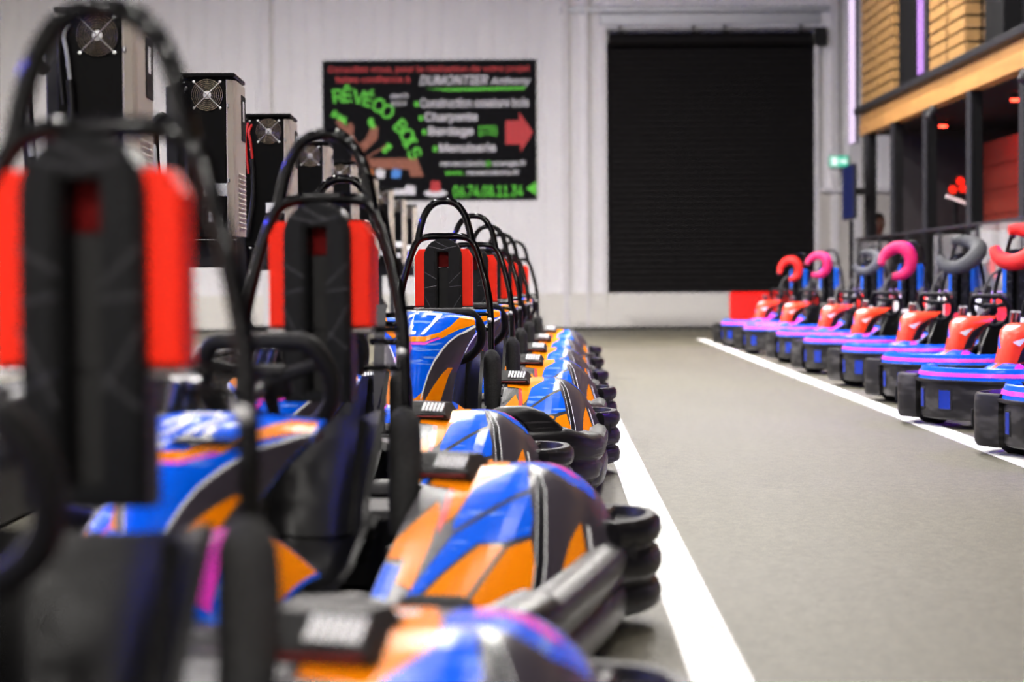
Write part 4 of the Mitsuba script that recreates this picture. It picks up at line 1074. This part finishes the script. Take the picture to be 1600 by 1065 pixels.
C.add('cable', tube([(-.225, -.004, 1.71), (-.235, -.025, 1.64), (-.232, -.03, 1.55), (-.222, -.028, 1.44)], .006, 8, 5), 'cable_black', 60)
C.add('cable_sleeve', tube([(-.203, -.022, 1.52), (-.198, -.022, 1.44), (-.2, -.03, 1.30), (-.23, -.05, 1.10)], .013, 10, 4), 'cable_black', 60)
C.add('charging_hose', tube([(-.28, -.02, 1.55), (-.31, -.05, 1.57), (-.335, -.05, 1.50), (-.33, -.05, 1.30), (-.32, -.05, 1.0), (-.28, -.1, .75), (-.2, -.12, .60)], .020, 12, 5), 'cable_black', 60)
C.add('plug', tube([(-.335, -.06, 1.45), (-.33, -.075, 1.38), (-.315, -.08, 1.27)], .011, 8, 4), 'cable_grey', 60)
C.add('plug__contact', rbox(.03, .03, .035, .006, (-.285, -.08, 1.27)), 'label_white', 30)
C.add('plug__green_ring', rbox(.034, .034, .012, .004, (-.285, -.08, 1.245)), 'plug_green', 30)
C.add('white_label', rbox(.10, .003, .055, .001, (-.085, -.002, 1.26)), 'label_white', False)
C.add('white_label', rbox(.06, .003, .048, .001, (-.085, -.002, 1.145)), 'label_white', False)
for z in (1.215, 1.20, 1.185):
    C.add('socket', rbox(.09, .006, .009, .002, (-.10, -.004, z)), 'slot_black', False)
C.add('upright', cat([rbox(.06, .12, 1.72, .006, (-.285, .20, .86)), rbox(.28, .08, .12, .006, (-.17, .25, .99))]), 'post_black')
C.add('upright__base', rbox(.3, .4, .02, .004, (-.22, .2, .01)), 'post_black')
for s in (-.06, -.2):
    C.add('rubber_foot', lathe([(0, cb - .02), (.018, cb - .02), (.02, cb), (0, cb)], 14).apply_translation([s, .05, 0]), 'rubber', 40)
ch = ['tall black and tan battery charger with a round fan, partly behind the nearest kart hoop', 'sharp black and tan battery charger with fan, white label and side louvers', 'black and tan battery charger with a red cable, left of the second kart hoop',
      'black and tan battery charger framed inside the second kart hoop', 'black and tan battery charger in front of the tree on the banner', 'black and tan battery charger before the lower left of the banner']
for k in range(9):
    y = 6.5 + 2.06 * k
    t = thing('battery_charger', ch[k] if k < 6 else f'small distant black and tan battery charger below the banner, {ORD[8 - k]} from the far end', 'battery charger', 'battery chargers along the left')
    C.put(t, T().translate([-1.195 + .012 * k - (.03 if k == 0 else 0), y, 0]) @ T().rotate([0, 0, 1], 1.0), skip=() if k < 5 else ('side_cover__louver', 'fan__blade'), swap={'cable': 'cable_red'} if k == 2 else None)

t = thing('cable_trunk', 'long low black cable trunk on the floor behind the battery chargers', 'cable trunk')
obj(t + '__body', rbox(.30, 21.0, .42, .02, (-1.95, 14.5, .21)), 'plastic_matt')
for k in range(10):
    obj(t + '__lid', rbox(.33, 2.06, .03, .008, (-1.95, 5.05 + 2.1 * k, .435)), 'post_black')
